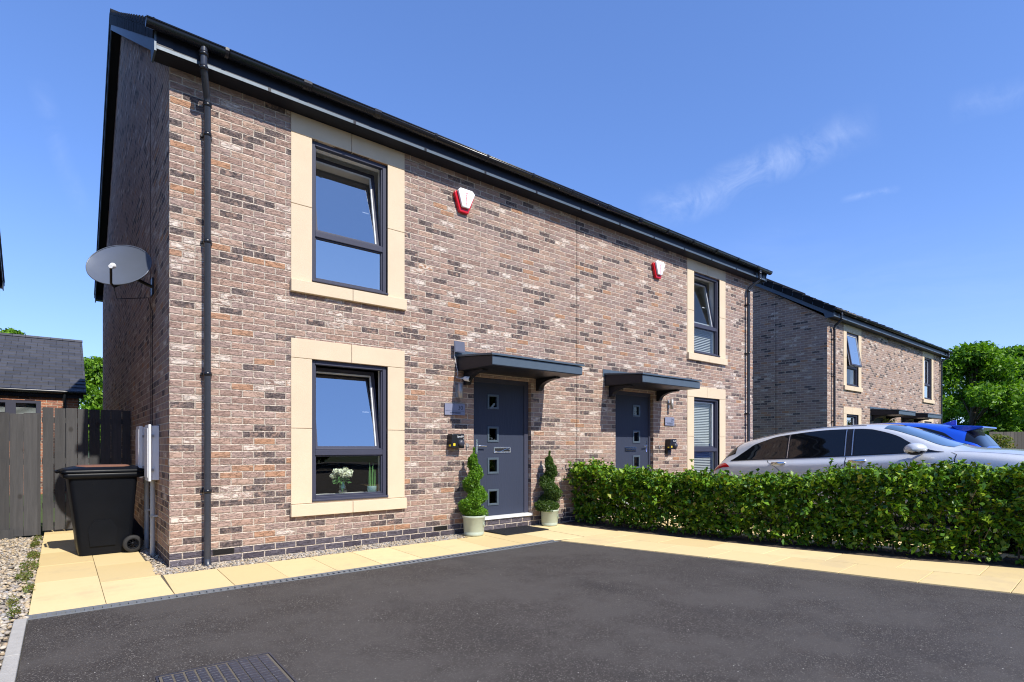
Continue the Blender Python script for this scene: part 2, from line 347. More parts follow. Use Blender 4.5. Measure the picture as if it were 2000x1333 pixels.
M['taillight'] = simple('tail_lamp', (.45, .01, .012), .12, coat=1); M['trim'] = simple('satin_trim', (.6, .6, .6), .25, metal=.9)
M['tyre'] = M['rubber']; M['alloy'] = simple('alloy', (.55, .56, .58), .28, metal=.9)

# ------------------------------------------------------------------ mesh builder
class MB:
    def __init__(s, *mats): s.v = []; s.f = []; s.mi = []; s.sm = []; s.mats = list(mats); s.cur = 0; s.smooth = False
    def mat(s, i): s.cur = i; return s
    def _add(s, vs, fs, smooth=None):
        b = len(s.v); s.v += [tuple(v) for v in vs]
        for f in fs: s.f.append([b + i for i in f]); s.mi.append(s.cur); s.sm.append(s.smooth if smooth is None else smooth)
    def box(s, x0, x1, y0, y1, z0, z1, T=None):
        if x0 > x1: x0, x1 = x1, x0
        if y0 > y1: y0, y1 = y1, y0
        vs = [(x0, y0, z0), (x1, y0, z0), (x1, y1, z0), (x0, y1, z0), (x0, y0, z1), (x1, y0, z1), (x1, y1, z1), (x0, y1, z1)]
        if T is not None: vs = [T @ Vector(v) for v in vs]
        s._add(vs, [(0, 3, 2, 1), (4, 5, 6, 7), (0, 1, 5, 4), (1, 2, 6, 5), (2, 3, 7, 6), (3, 0, 4, 7)]); return s
    def poly(s, pts): s._add(pts, [tuple(range(len(pts)))]); return s
    def prism(s, poly, axis, a0, a1, T=None):
        """poly in the plane across axis, run from a0 to a1 (x: poly=(y,z); y: poly=(x,z); z: poly=(x,y))"""
        def mk(p, a):
            q = (a, p[0], p[1]) if axis == 'x' else ((p[0], a, p[1]) if axis == 'y' else (p[0], p[1], a))
            return tuple(T @ Vector(q)) if T is not None else q
        n = len(poly); vs = [mk(p, a0) for p in poly] + [mk(p, a1) for p in poly]
        fs = [tuple(range(n))[::-1], tuple(range(n, 2 * n))] + [(i, (i + 1) % n, n + (i + 1) % n, n + i) for i in range(n)]
        s._add(vs, fs); return s
    def tube(s, pts, r, n=12, caps=True, rs=None):
        pts = [Vector(p) for p in pts]; rings = []; up = Vector((0, 0, 1))
        for i, p in enumerate(pts):
            d = (pts[min(i + 1, len(pts) - 1)] - pts[max(i - 1, 0)]).normalized()
            a = d.cross(up if abs(d.z) < .95 else Vector((1, 0, 0))).normalized()
            if i and rings: 
                pa = prev; a = (pa - d * pa.dot(d)).normalized()
            prev = a; b = d.cross(a); rr = rs[i] if rs else r
            rings.append([p + (a * math.cos(2 * math.pi * k / n) + b * math.sin(2 * math.pi * k / n)) * rr for k in range(n)])
        vs = [v for r_ in rings for v in r_]; fs = []
        for i in range(len(rings) - 1):
            for k in range(n): fs.append((i * n + k, i * n + (k + 1) % n, (i + 1) * n + (k + 1) % n, (i + 1) * n + k))
        s._add(vs, fs, True)
        if caps: s._add(rings[0], [tuple(range(n))[::-1]], False); s._add(rings[-1], [tuple(range(n))], False)
        return s
    def lathe(s, prof, c=(0, 0, 0), n=32, T=None):
        vs = []; fs = []
        for r, z in prof:
            for k in range(n): a = 2 * math.pi * k / n; vs.append(Vector((c[0] + r * math.cos(a), c[1] + r * math.sin(a), c[2] + z)))
        if T is not None: vs = [T @ v for v in vs]
        for i in range(len(prof) - 1):
            for k in range(n): fs.append((i * n + k, i * n + (k + 1) % n, (i + 1) * n + (k + 1) % n, (i + 1) * n + k))
        s._add(vs, fs, True); return s
    def grid(s, P, smooth=True):
        """P[i][j] points"""
        a = len(P); b = len(P[0]); vs = [p for r_ in P for p in r_]
        s._add(vs, [(i * b + j, i * b + j + 1, (i + 1) * b + j + 1, (i + 1) * b + j) for i in range(a - 1) for j in range(b - 1)], smooth); return s
    def build(s, name, parent=None, bevel=0, fix=True):
        me = bpy.data.meshes.new(name); me.from_pydata(s.v, [], s.f)
        for m in s.mats: me.materials.append(m)
        me.polygons.foreach_set('material_index', s.mi); me.polygons.foreach_set('use_smooth', s.sm)
        me.update()
        if fix:
            bm = bmesh.new(); bm.from_mesh(me); bmesh.ops.recalc_face_normals(bm, faces=bm.faces); bm.to_mesh(me); bm.free()
        o = bpy.data.objects.new(name, me); COL.objects.link(o)
        if parent is not None: o.parent = parent
        if bevel:
            b = o.modifiers.new('edge', 'BEVEL'); b.width = bevel; b.segments = 2; b.limit_method = 'ANGLE'; b.angle_limit = R(40)
        return o
def tag(o, label=None, cat=None, group=None, kind=None):
    if label: o['label'] = label
    if cat: o['category'] = cat
    if group: o['group'] = group
    if kind: o['kind'] = kind
    return o
def empty(name, loc=(0, 0, 0), rz=0):
    o = bpy.data.objects.new(name, None); o.location = loc; o.rotation_euler = (0, 0, rz); o.empty_display_size = .2; COL.objects.link(o); return o
def text_mesh(name, txt, size, mat, parent, M4, ext=.002, align='CENTER'):
    cu = bpy.data.curves.new(name, 'FONT'); cu.body = txt; cu.size = size; cu.extrude = ext; cu.align_x = align; cu.align_y = 'CENTER'
    t = bpy.data.objects.new(name, cu); COL.objects.link(t); bpy.context.view_layer.update()
    me = bpy.data.meshes.new_from_object(t.evaluated_get(bpy.context.evaluated_depsgraph_get())); bpy.data.objects.remove(t); bpy.data.curves.remove(cu)
    me.transform(M4); me.materials.clear(); me.materials.append(mat)
    o = bpy.data.objects.new(name, me); COL.objects.link(o); o.parent = parent; return o
FACE = Matrix.Rotation(R(90), 4, 'X')     # text standing up, facing -y
def T3(x, y, z): return Matrix.Translation((x, y, z))
def quads(name, V, mat, parent=None):
    """V: (N,4,3) array of loose quads"""
    n = len(V); me = bpy.data.meshes.new(name); me.vertices.add(n * 4); me.vertices.foreach_set('co', V.astype(np.float32).ravel())
    me.loops.add(n * 4); me.loops.foreach_set('vertex_index', np.arange(n * 4, dtype=np.int32))
    me.polygons.add(n); me.polygons.foreach_set('loop_start', np.arange(0, n * 4, 4, dtype=np.int32))
    me.update(calc_edges=True); me.validate(); me.materials.append(mat)
    o = bpy.data.objects.new(name, me); COL.objects.link(o)
    if parent is not None: o.parent = parent
    return o
def leaf_quads(C, L, W, up=.35, out=None, fold=.25):
    """leaf diamonds at centres C with length L, width W"""
    n = len(C); d = RNG.normal(size=(n, 3)); d[:, 2] -= .15
    if out is not None: d += out * 1.1
    d /= np.linalg.norm(d, axis=1)[:, None]
    nn = RNG.normal(size=(n, 3)); nn[:, 2] += up * 3
    if out is not None: nn += out * .9
    s = np.cross(d, nn); s /= np.linalg.norm(s, axis=1)[:, None] + 1e-9
    nn = np.cross(s, d)
    l = (L * RNG.uniform(.45, 1.35, n))[:, None]; w = (W * RNG.uniform(.7, 1.2, n))[:, None]
    a = C - d * l * .5; b = C + s * w * .5 + nn * w * fold - d * l * .05; c = C + d * l * .5 - nn * l * .12; e = C - s * w * .5 + nn * w * fold - d * l * .05
    return np.stack([a, b, c, e], 1)
# ------------------------------------------------------------------ ground
def sheet(name, pts, z, mat, kind='structure'):
    o = MB(mat).poly([(x, y, z) for x, y in pts]).build(name, fix=False); tag(o, kind=kind); return o
sheet('ground', [(-300, -300), (400, -300), (400, 400), (-300, 400)], -.06, M['grass'])
KERB = [(5.13, 5.36), (5.63, 3.62), (5.81, 2.87), (6.12, 1.6), (6.32, .94), (6.75, -.6), (7.6, -3.6)]
BED = [(6.30, 6.66), (6.46, 5.4), (6.88, 3.40), (7.28, 2.05), (7.71, 1.14), (8.25, -.5), (9.0, -3.6)]
# tarmac with a soft undulation
def tarmac_sheet():
    xs = np.linspace(-.185, 5.1, 60)
    left = lambda y: -.185
    def kx(y):
        ys = [p[1] for p in KERB][::-1]; xx = [p[0] for p in KERB][::-1]; return float(np.interp(y, ys, xx))
    P = []
    for y in list(np.linspace(-14, 3, 24)) + list(np.linspace(3.2, 5.345, 22)):
        row = []
        for k in range(50):
            x = left(y) + (kx(y) - left(y)) * k / 49
            zz = .006 * noise.noise(Vector((x * .8, y * .8, 2))) - .006
            row.append((x, y, zz))
        P.append(row)
    o = MB(M['tarmac']).grid(P).build('driveway', fix=False); tag(o, kind='structure')
    sheet('road', [(-40, -30), (60, -30), (60, -3.7), (-40, -3.7)], -.03, M['tarmac'])
tarmac_sheet()
sheet('driveway', [(8.6, -3.7), (18, -3.7), (18, 6.1), (8.6, 6.1)], -.012, M['tarmac'])
def slope_drive():
    MBs = MB(M['tarmac']); P = [[(x, y, max(0, (4.8 - y) * .072) - .006) for x in (8.62, 11, 14, 17.9)] for y in (6.1, 4.8, 3, 1, -1, -3.6)]
    o = MBs.grid(P).build('driveway_slope', fix=False); tag(o, kind='structure')
slope_drive()
sheet('gravel_bed', [(-4, -4), (-.25, -4), (-.19, 10.15), (-4, 10.15)], -.03, M['gravelbed'])
sheet('gravel_strip', [(.70, 6.36), (4.35, 6.36), (4.35, 6.68), (.868, 6.68), (.868, 10.4), (.70, 10.4)], -.03, M['gravelbed'])
sheet('flower_bed', [(6.30, 6.66)] + BED[1:] + [(9.9, -3.6), (9.1, -.5), (8.5, 1.14), (8.05, 2.05), (7.62, 3.4), (7.25, 5.4), (7.15, 6.66)], -.012, M['soil'])
# paving: each slab a bevelled block in the path
def paving():
    b = MB(M['slab'], M['grout'])
    def slab(p, z=.0):
        c = [sum(q[0] for q in p) / 4, sum(q[1] for q in p) / 4]
        g_ = .0042; pts = []
        for q in p:
            dx = c[0] - q[0]; dy = c[1] - q[1]; l = math.hypot(dx, dy); pts.append((q[0] + dx / l * g_, q[1] + dy / l * g_))
        dz = random.uniform(-.0012, .0012)
        b.mat(0).prism(pts, 'z', -.05, z + dz)
    for i, x in enumerate((-.19, .28)):
        x1 = (.28, .75)[i]; y = 5.46
        while y < 10.5:
            y2 = y + (.90 if not (i == 0 and y < 5.6) else 1.25)
            xa, xb = x, x1 - (.03 if i and y > 6.4 else 0)
            slab([(xa, y), (xb, y), (xb, y2), (xa, y2)]); y = y2
    xs = [.75, 1.22, 1.69, 2.17, 2.66, 3.15, 3.66, 4.14, 4.63, 5.13]
    for i in range(len(xs) - 1):
        slab([(xs[i], 5.46), (xs[i + 1], 5.46), (xs[i + 1] + .02, 6.36), (xs[i] + .02, 6.36)])
    for x0, x1 in ((4.38, 4.9), (4.9, 5.42), (5.42, 5.94), (5.94, 6.28)):
        slab([(x0, 6.365), (x1, 6.365), (x1, 6.66), (x0, 6.66)])
    # the fanned path beside the hedge
    def cv(pts, y): return float(np.interp(y, [p[1] for p in pts][::-1], [p[0] for p in pts][::-1]))
    slab([(5.14, 5.46), (5.66, 5.38), (5.66, 6.355), (5.16, 6.355)]); slab([(5.67, 5.36), (6.42, 5.34), (6.29, 6.355), (5.67, 6.355)])
    for r_, (f0, f1) in enumerate(((.035, .52), (.52, 1.0))):
        y = 5.36 - (0 if r_ == 0 else 0)
        first = True
        while y > -3.4:
            st = .62 if not (first and r_) else .33; first = False
            y2 = y - st
            def pt(f, yy):
                k = cv(KERB, yy - .10 * f); e = cv(BED, yy + .10 * (f)); return (k + (e - k) * f, yy + .08 * f)
            slab([pt(f0, y), pt(f1, y), pt(f1, y2), pt(f0, y2)]); y = y2
    b.mat(1).poly([(x, y, -.011) for x, y in [(-.19, 5.46), (5.13, 5.46)] + KERB[1:] + BED[::-1] + [(-.19, 6.36 + .3)]])
    b.mat(1).poly([(-.19, 6.66, -.012), (.75, 6.66, -.012), (.72, 10.6, -.012), (-.19, 10.6, -.012)])
    o = b.build('path', bevel=.003); tag(o, kind='structure')
    b = MB(M['slab'])
    x = 7.2
    while x < 12.7:
        b.box(x, x + .596, 5.6, 6.1, -.05, .0); b.box(x, x + .596, 6.104, 6.62, -.05, .0); x += .6
    y = 5.59
    while y > -3.4:
        xx = float(np.interp(y, [-3.6, -.5, 1.14, 2.05, 3.4, 5.4], [9.95, 9.15, 8.52, 8.08, 7.65, 7.28]))
        if xx < 8.6: b.box(xx, 8.6, y - .596, y, -.05, .0)
        y -= .6
    o = b.build('neighbour_path', bevel=.003); tag(o, kind='structure')
    b = MB(M['concrete']); 
    y = 5.34
    while y > -5:
        b.box(-.262, -.190, y - .90, y, -.1, .012); y -= .905
    o = b.build('edging_kerb', bevel=.006); tag(o, kind='structure')
paving()
# slot drain
dr = empty('drain_channel', (0, 5.35, 0)); tag(dr, 'long grey slotted drain channel between cream path and tarmac', 'drain')
b = MB(M['channel'], M['shut']); b.box(-.2, 5.12, .082, .105, -.06, .004); b.box(-.2, 5.12, -.005, .004, -.06, .001)
b.mat(1).box(-.2, 5.12, .004, .082, -.06, -.035); b.build('channel_body', dr)
b = MB(M['channel'])
x = -.195
while x < 5.1: b.box(x, x + .030, .005, .081, -.03, .001); x += .056
b.build('grating', dr, bevel=.002)
# recessed tray cover in the drive
tr = empty('manhole_cover', (.40, 2.95, 0), R(-1)); tag(tr, 'dark recessed grid manhole cover set in the tarmac drive', 'manhole cover')
b = MB(M['grout']); b.box(0, .56, 0, .60, -.04, .002); b.build('cover_tray', tr)
b = MB(M['tray'])
for i in range(10):
    for j in range(15):
        b.box(.014 + i * .0535, .014 + i * .0535 + .043 + (.006 if i > 5 else 0), .012 + j * .0385, .012 + j * .0385 + .028 + (.005 if i > 5 else 0), .0, .007)
b.build('grid_plate', tr, bevel=.002)
b = MB(M['tray']); b.box(-.014, -.004, -.014, .614, -.03, .004); b.box(.564, .574, -.014, .614, -.03, .004); b.box(-.004, .564, .604, .614, -.03, .004); b.box(-.004, .564, -.014, -.004, -.03, .004); b.build('cover_rim', tr)

# pebbles
def pebbles(name, pts, smin, smax, label):
    ico = bmesh.new(); bmesh.ops.create_icosphere(ico, subdivisions=1, radius=1); bv = np.array([v.co[:] for v in ico.verts]); bf = np.array([[v.index for v in f.verts] for f in ico.faces]); ico.free()
    n = len(pts); nv = len(bv); s = RNG.uniform(smin, smax, n)
    sc = np.stack([s * RNG.uniform(.8, 1.5, n), s * RNG.uniform(.7, 1.1, n), s * RNG.uniform(.45, .8, n)], 1)
    V = bv[None] * (1 + RNG.uniform(-.22, .22, (n, nv, 1))) * sc[:, None]
    a = RNG.uniform(0, 6.28, n); ca, sa = np.cos(a)[:, None], np.sin(a)[:, None]
    t = RNG.uniform(-.5, .5, n); ct, st = np.cos(t)[:, None], np.sin(t)[:, None]
    y1 = V[..., 1] * ct - V[..., 2] * st; z1 = V[..., 1] * st + V[..., 2] * ct
    X = V[..., 0] * ca - y1 * sa; Y = V[..., 0] * sa + y1 * ca
    V = np.stack([X, Y, z1], 2) + np.array(pts)[:, None]
    F = (bf[None] + (np.arange(n) * nv)[:, None, None]).reshape(-1, 3)
    me = bpy.data.meshes.new(name); me.vertices.add(n * nv); me.vertices.foreach_set('co', V.astype(np.float32).ravel())
    me.loops.add(len(F) * 3); me.loops.foreach_set('vertex_index', F.astype(np.int32).ravel()); me.polygons.add(len(F)); me.polygons.foreach_set('loop_start', np.arange(0, len(F) * 3, 3, dtype=np.int32))
    me.update(calc_edges=True); me.materials.append(M['pebble']); o = bpy.data.objects.new(name, me); COL.objects.link(o); tag(o, label, 'gravel', kind='stuff')
pp = []
for k in range(15000):
    y = random.uniform(2.6, 10.2); x = -.2 - random.random() ** 1.2 * 1.5
    if y < 5.35 and x > -.275: continue
    pp.append((x, y, random.uniform(-.024, .004)))
pebbles('gravel', pp, .009, .023, 'mixed buff and grey gravel between the kerb and the dark fence')
pp = [(random.uniform(.72, 4.36), random.uniform(6.375, 6.68), random.uniform(-.022, .004)) for k in range(5200)] + [(random.uniform(.74, .87), random.uniform(6.6, 10.4), random.uniform(-.022, .004)) for k in range(1500)]
pebbles('gravel_edging', pp, .007, .016, 'narrow strip of small gravel at the foot of the brick wall')
# weeds along the left edge of the path
def weeds():
    C = []
    for cx, cy, n, r_ in [(-.25, 7.6, 260, .10), (-.27, 7.0, 200, .08), (-.24, 8.3, 240, .07), (-.25, 9.2, 200, .06), (-.42, 5.95, 90, .06), (-.30, 5.9, 80, .05), (-.27, 5.55, 70, .05), (-.45, 6.7, 50, .04), (-.22, 6.4, 120, .05), (-.24, 9.8, 120, .06)]:
        for k in range(n):
            a = random.uniform(0, 6.28); q = r_ * math.sqrt(random.random()); C.append((cx + q * math.cos(a) * .8, cy + q * math.sin(a) * 3, random.uniform(0, .05)))
    C = np.array(C); C[:, 0] = np.minimum(C[:, 0], -.185)
    o = quads('weeds', leaf_quads(C, .035, .010, .2), M['weed']); tag(o, 'straggly green and rusty weeds along the left edge of the path', 'weeds', kind='stuff')
weeds()

# ------------------------------------------------------------------ houses
HW, HD, EZ = 11.89, 11.8, 5.17
def rects_minus(xs, zs, holes):
    out = []
    for i in range(len(xs) - 1):
        for j in range(len(zs) - 1):
            cx = (xs[i] + xs[i + 1]) / 2; cz = (zs[j] + zs[j + 1]) / 2
            if not any(h[0] < cx < h[1] and h[2] < cz < h[3] for h in holes): out.append((xs[i], xs[i + 1], zs[j], zs[j + 1]))
    return out
def house(ox, oy, label, styles, cat='house', group=None):
    root = empty('semi_detached_house', (ox, oy, 0)); tag(root, label, cat, group)
    mir = lambda x: HW - x
    wins = []; doors = []
    for k in (0, 1):
        f = (lambda x: x) if k == 0 else mir
        a, c_ = sorted((f(1.462), f(2.447)))
        wins += [(a, c_, .597, 2.296, 1.18, k, 0), (a, c_, 3.228, 4.932, 3.82, k, 1)]
        a, c_ = sorted((f(3.82), f(4.932))); doors.append((a, c_, k))
    holes = [(w[0], w[1], w[2], w[3]) for w in wins] + [(d[0], d[1], .160, 2.285) for d in doors]
    xs = sorted({0, HW} | {h[0] for h in holes} | {h[1] for h in holes}); zs = sorted({-.1, EZ} | {h[2] for h in holes} | {h[3] for h in holes})
    b = MB(M['brick'])
    for x0, x1, z0, z1 in rects_minus(xs, zs, holes): b.poly([(x0, 0, z0), (x1, 0, z0), (x1, 0, z1), (x0, 0, z1)])
    for x0, x1, z0, z1 in holes:
        d = .22
        b.poly([(x0, 0, z0), (x0, 0, z1), (x0, d, z1), (x0, d, z0)]); b.poly([(x1, 0, z0), (x1, d, z0), (x1, d, z1), (x1, 0, z1)])
        b.poly([(x0, 0, z1), (x1, 0, z1), (x1, d, z1), (x0, d, z1)]); b.poly([(x0, 0, z0), (x0, d, z0), (x1, d, z0), (x1, 0, z0)])
    RZ = 9.20
    for x in (0, HW): b.poly([(x, 0, -.1), (x, HD, -.1), (x, HD, EZ), (x, HD / 2, RZ - .12), (x, 0, EZ)])
    b.poly([(0, HD, -.1), (HW, HD, -.1), (HW, HD, EZ), (0, HD, EZ)])
    b.build('wall', root, fix=False)
    b = MB(M['shut']); b.box(5.955, 5.967, -.0025, .004, .15, EZ); b.build('movement_joint', root); b = MB(M['shut']); b.box(-.0025, .004, 1.55, 1.565, .1, 5.9); b.build('movement_joint', root)
    # dark inside, and a lining round it so nothing shows through
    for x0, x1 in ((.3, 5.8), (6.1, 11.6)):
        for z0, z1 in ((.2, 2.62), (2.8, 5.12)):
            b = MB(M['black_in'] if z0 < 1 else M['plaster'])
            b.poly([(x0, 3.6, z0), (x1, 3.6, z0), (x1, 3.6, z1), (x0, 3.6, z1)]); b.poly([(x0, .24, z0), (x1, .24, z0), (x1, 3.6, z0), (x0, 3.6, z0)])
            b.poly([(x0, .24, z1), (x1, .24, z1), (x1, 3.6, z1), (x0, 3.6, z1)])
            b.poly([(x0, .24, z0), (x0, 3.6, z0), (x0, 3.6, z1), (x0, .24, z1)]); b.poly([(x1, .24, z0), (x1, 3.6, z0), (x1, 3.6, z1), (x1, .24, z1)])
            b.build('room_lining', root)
    # roof: stepped tile courses both slopes
    b = MB(M['roof_dark']); n = 22
    for sgn in (0, 1):
        y0, z0 = -.28, 5.335; y1, z1 = HD / 2, RZ
        for i in range(n):
            ya = y0 + (y1 - y0) * i / n; yb = y0 + (y1 - y0) * (i + 1.25) / n; za = z0 + (z1 - z0) * i / n; zb = z0 + (z1 - z0) * (i + 1.25) / n
            if i == n - 1: yb, zb = y1, z1
            p = [(ya, za + .035), (ya, za + .008), (yb, zb - .022), (yb, zb + .008)]
            if sgn: p = [(HD - q[0], q[1]) for q in p]
            b.prism(p, 'x', -.178, HW + .178)
    ro = b.build('roof', root)
    b = MB(M['roof_dark']); k = -.17
    while k < HW + .1: b.prism([(HD / 2 - .12, RZ - .02), (HD / 2 - .07, RZ + .05), (HD / 2, RZ + .075), (HD / 2 + .07, RZ + .05), (HD / 2 + .12, RZ - .02)], 'x', k, min(k + .44, HW + .17)); k += .45
    b.build('ridge_tiles', ro)
    # eaves
    b = MB(M['fascia'], M['lead']); b.box(-.14, HW + .14, -.235, -.215, EZ, 5.345)
    b.mat(1).box(-.14, HW + .14, -.241, -.2355, EZ - .012, EZ + .022)
    k = .9
    while k < HW: b.mat(0).box(k, k + .03, -.246, -.2415, EZ - .016, EZ + .028); k += .98
    b.build('fascia', root)
    b = MB(M['fascia']); b.box(-.14, HW + .14, HD + .215, HD + .235, EZ, 5.345); b.build('fascia', root)
    b = MB(M['fascia']); b.box(-.14, HW + .14, -.214, -.001, EZ - .004, EZ + .006); b.build('soffit', root)
    b = MB(M['fascia']); b.box(-.14, HW + .14, HD + .001, HD + .214, EZ - .004, EZ + .006); b.build('soffit', root)
    for x0, x1, xs0, xs1 in ((-.16, -.142, -.1415, -.001), (HW + .142, HW + .16, HW + .001, HW + .1415)):
        b = MB(M['lead'], M['fascia'], M['roof_dark'])
        sl = (RZ - 5.365) / (HD / 2 + .30)
        zz = lambda y: 5.365 + sl * (y + .30)
        for s_ in (0, 1):
            q = [(-.25, zz(-.25) - .002), (HD / 2, RZ - .024), (HD / 2, RZ - .30), (0.04, zz(0.04) - .29), (-.02, EZ - .04), (-.25, EZ - .04)]
            if s_: q = [(HD - a, c_) for a, c_ in q]
            b.mat(0).prism(q, 'x', x0, x1)
            q = [(-.29, zz(-.29) + .02), (HD / 2, RZ + .02), (HD / 2, RZ - .20), (-.24, zz(-.24) - .16)]
            if s_: q = [(HD - a, c_) for a, c_ in q]
            
            for kk in range(20):
                f0, f1 = kk / 20, (kk + .93) / 20; lq = lambda A, B, f: (A[0] + (B[0] - A[0]) * f, A[1] + (B[1] - A[1]) * f)
                qq = [lq(q[0], q[1], f0), lq(q[0], q[1], f1), lq(q[3], q[2], f1), lq(q[3], q[2], f0)]; qq[0] = (qq[0][0], qq[0][1] + .03)
                b.mat(2).prism(qq, 'x', x0 - .014 if x0 < 0 else x1 + .0005, x0 - .0005 if x0 < 0 else x1 + .014)
            q = [(-.0, zz(0) - .16), (HD / 2, RZ - .175), (HD / 2, RZ - .190), (0, zz(0) - .175)]
            if s_: q = [(HD - a, c_) for a, c_ in q]
            b.mat(1).prism(q, 'x', xs0, xs1)
        b.mat(1).box(xs0, xs1, -.24, -.001, EZ - .01, EZ + .18)
        b.build('bargeboard', root)
    # gutter: half round with brackets and joints
    prof = [(-.305 + .058 * math.cos(a), 5.355 + .060 * math.sin(a)) for a in [math.pi + math.pi * i / 10 for i in range(11)]]
    b = MB(M['gutter']); b.prism(prof + [(p[0] * .96 - .012, p[1] + .0) for p in []], 'x', -.235, HW + .235)
    b.box(-.235, HW + .235, -.366, -.358, 5.352, 5.366)
    gt = b.build('gutter', root, bevel=0)
    for p in gt.data.polygons: p.use_smooth = len(p.vertices) == 4
    for k in [.45, 1.25, 2.1, 2.95, 3.8, 4.65, 5.5, 6.35, 7.2, 8.05, 8.9, 9.75, 10.6, 11.45]:
        pr = [(-.305 + .064 * math.cos(a), 5.356 + .066 * math.sin(a)) for a in [math.pi * .93 + math.pi * 1.1 * i / 8 for i in range(9)]]
        b = MB(M['gutter']); b.prism(pr + [(-.245, 5.360), (-.365, 5.368)], 'x', k, k + (.035 if int(k * 10) % 3 else .09)); b.build('gutter_bracket', gt)
    # downpipes with swan necks and clips
    for k in (0, 1):
        px = .335 if k == 0 else HW - .335; s_ = 1 if k == 0 else -1
        b = MB(M['pipe']); x = px
        b.tube([(x - .075 * s_, -.305, 5.31), (x - .075 * s_, -.305, 5.14), (x - .07 * s_, -.295, 5.08), (x - .012 * s_, -.10, 4.95), (x, -.075, 4.90), (x, -.075, .02)], .034, 20)
        b.tube([(x, -.075, .06), (x, -.09, .0), (x, -.12, -.03)], .037, 16)
        dp = b.build('downpipe', root)
        for z, r_ in [(5.24, .045), (5.10, .041), (4.86, .042), (4.55, .040), (3.42, .041), (2.02, .041), (.78, .041)]:
            xx, yy = (x - .075 * s_, -.305) if z > 5 else (x, -.075)
            b = MB(M['gutter']); b.lathe([(.034, -.02), (r_, -.018), (r_, .018), (.034, .02)], (xx, yy, z), 20)
            if z < 4.7: b.box(x - .055, x + .055, -.03, -.001, z - .014, z + .014)
            b.build('pipe_clip', dp)
    # air bricks
    for x in (.40, 3.15, HW - .61, HW - 3.36):
        b = MB(M['black']); b.box(x, x + .21, -.008, .01, .082, .142)
        for j in range(6): b.box(x + .008, x + .202, -.013, -.0085, .088 + j * .009, .0925 + j * .009)
        b.build('air_brick', root)
    # stone surrounds
    for (x0, x1, z0, z1, zt, k, up) in wins:
        b = MB(M['stone']); gp = .0025; xc = (x0 + x1) / 2; a, c_ = x0 - .245, x1 + .245; zl = z1 + .228; zm = (z0 + z1) / 2 + .02
        b.box(a, xc - gp, -.012, .1, z1 + gp - .001, zl); b.box(xc + gp, c_, -.012, .1, z1 + gp - .001, zl)
        for q0, q1 in ((a, x0), (x1, c_)):
            b.box(q0, q1, -.011, .1, z0 - .02, zm - gp); b.box(q0, q1, -.011, .1, zm + gp, z1 - gp)
        b.box(a - .01, xc - gp, -.055, .1, z0 - .165, z0 - .024); b.box(xc + gp, c_ + .01, -.055, .1, z0 - .165, z0 - .024)
        b.box(x0, x1, -.008, .1, z0 - .0235, z0 - .002)
        b.build('stone_surround', root, bevel=.005)
    # windows
    for wi, (x0, x1, z0, z1, zt, k, up) in enumerate(wins):
        st = styles[wi]; fy0, fy1 = .030, .100; fw = .052
        b = MB(M['anth'])
        b.box(x0, x0 + fw, fy0, fy1, z0, z1); b.box(x1 - fw, x1, fy0, fy1, z0, z1)
        b.box(x0 + fw, x1 - fw, fy0, fy1, z1 - fw, z1); b.box(x0 + fw, x1 - fw, fy0, fy1, z0, z0 + fw); b.box(x0 + fw, x1 - fw, fy0, fy1, zt - .034, zt + .034)
        # inner step of the profile
        i0 = x0 + fw; i1 = x1 - fw; w_ = .016
        for za, zb in ((z0 + fw, zt - .034), (zt + .034, z1 - fw)):
            b.box(i0, i0 + w_, fy0 + .018, fy1, za, zb); b.box(i1 - w_, i1, fy0 + .018, fy1, za, zb)
            b.box(i0 + w_, i1 - w_, fy0 + .018, fy1, za, za + w_)
            if za < zt: b.box(i0 + w_, i1 - w_, fy0 + .018, fy1, zb - w_, zb)
        win = b.build('window', root, bevel=.005)
        b = MB(M['anth']); b.box(x0 - .002, x1 + .002, -.028, .029, z0 - .001, z0 + .022); b.build('window_cill', win, bevel=.004)
        # sash (inner frame), tilted about its lower edge (or kicked outwards)
        ang = {'tilt': -10.5, 'shut': 0, 'out': 0}[st[0]]
        T = T3(0, fy1 - .01, zt + .03) @ Matrix.Rotation(R(ang), 4, 'X')
        if st[0] == 'out': T = T3(0, fy0, z1 - .03) @ Matrix.Rotation(R(-9), 4, 'X') @ T3(0, 0, -(z1 - .03 - zt - .03))
        h = z1 - fw - zt - .034 + .02; sw = .048; sx0, sx1 = x0 + fw + .006, x1 - fw - .006; sy = .0
        b = MB(M['anth'], M['anth_in'])
        for ya, yb, mi, ins in ((sy, sy + .04, 0, 0), (sy + .0405, sy + .065, 1, 0)):
            b.mat(mi).box(sx0, sx0 + sw, ya, yb, 0, h, T); b.box(sx1 - sw, sx1, ya, yb, 0, h, T); b.box(sx0 + sw, sx1 - sw, ya, yb, h - sw, h, T); b.box(sx0 + sw, sx1 - sw, ya, yb, 0, sw, T)
        b.mat(1).box(sx1 - sw - .015, sx1 - sw - .0005, sy + .004, sy + .03, sw + .004, h - sw - .004, T); b.box(sx0 + sw, sx1 - sw - .0155, sy + .004, sy + .03, h - sw - .016, h - sw - .0005, T)
        sash = b.build('sash', win)
        b = MB(M['glass_low'] if st[2] else M['glass']); b.poly([T @ Vector(q) for q in ((sx0 + sw - .004, sy + .018, sw - .004), (sx1 - sw + .004, sy + .018, sw - .004), (sx1 - sw + .004, sy + .018, h - sw + .004), (sx0 + sw - .004, sy + .018, h - sw + .004))]); b.build('glass_pane', sash, fix=False)
        b = MB(M['white']); b.box(sx1 - .045, sx1 - .03, sy + .07, sy + .11, .52, .535, T); b.box(sx1 - .16, sx1 - .03, sy + .10, sy + .112, .52, .534, T); b.build('window_handle', sash)
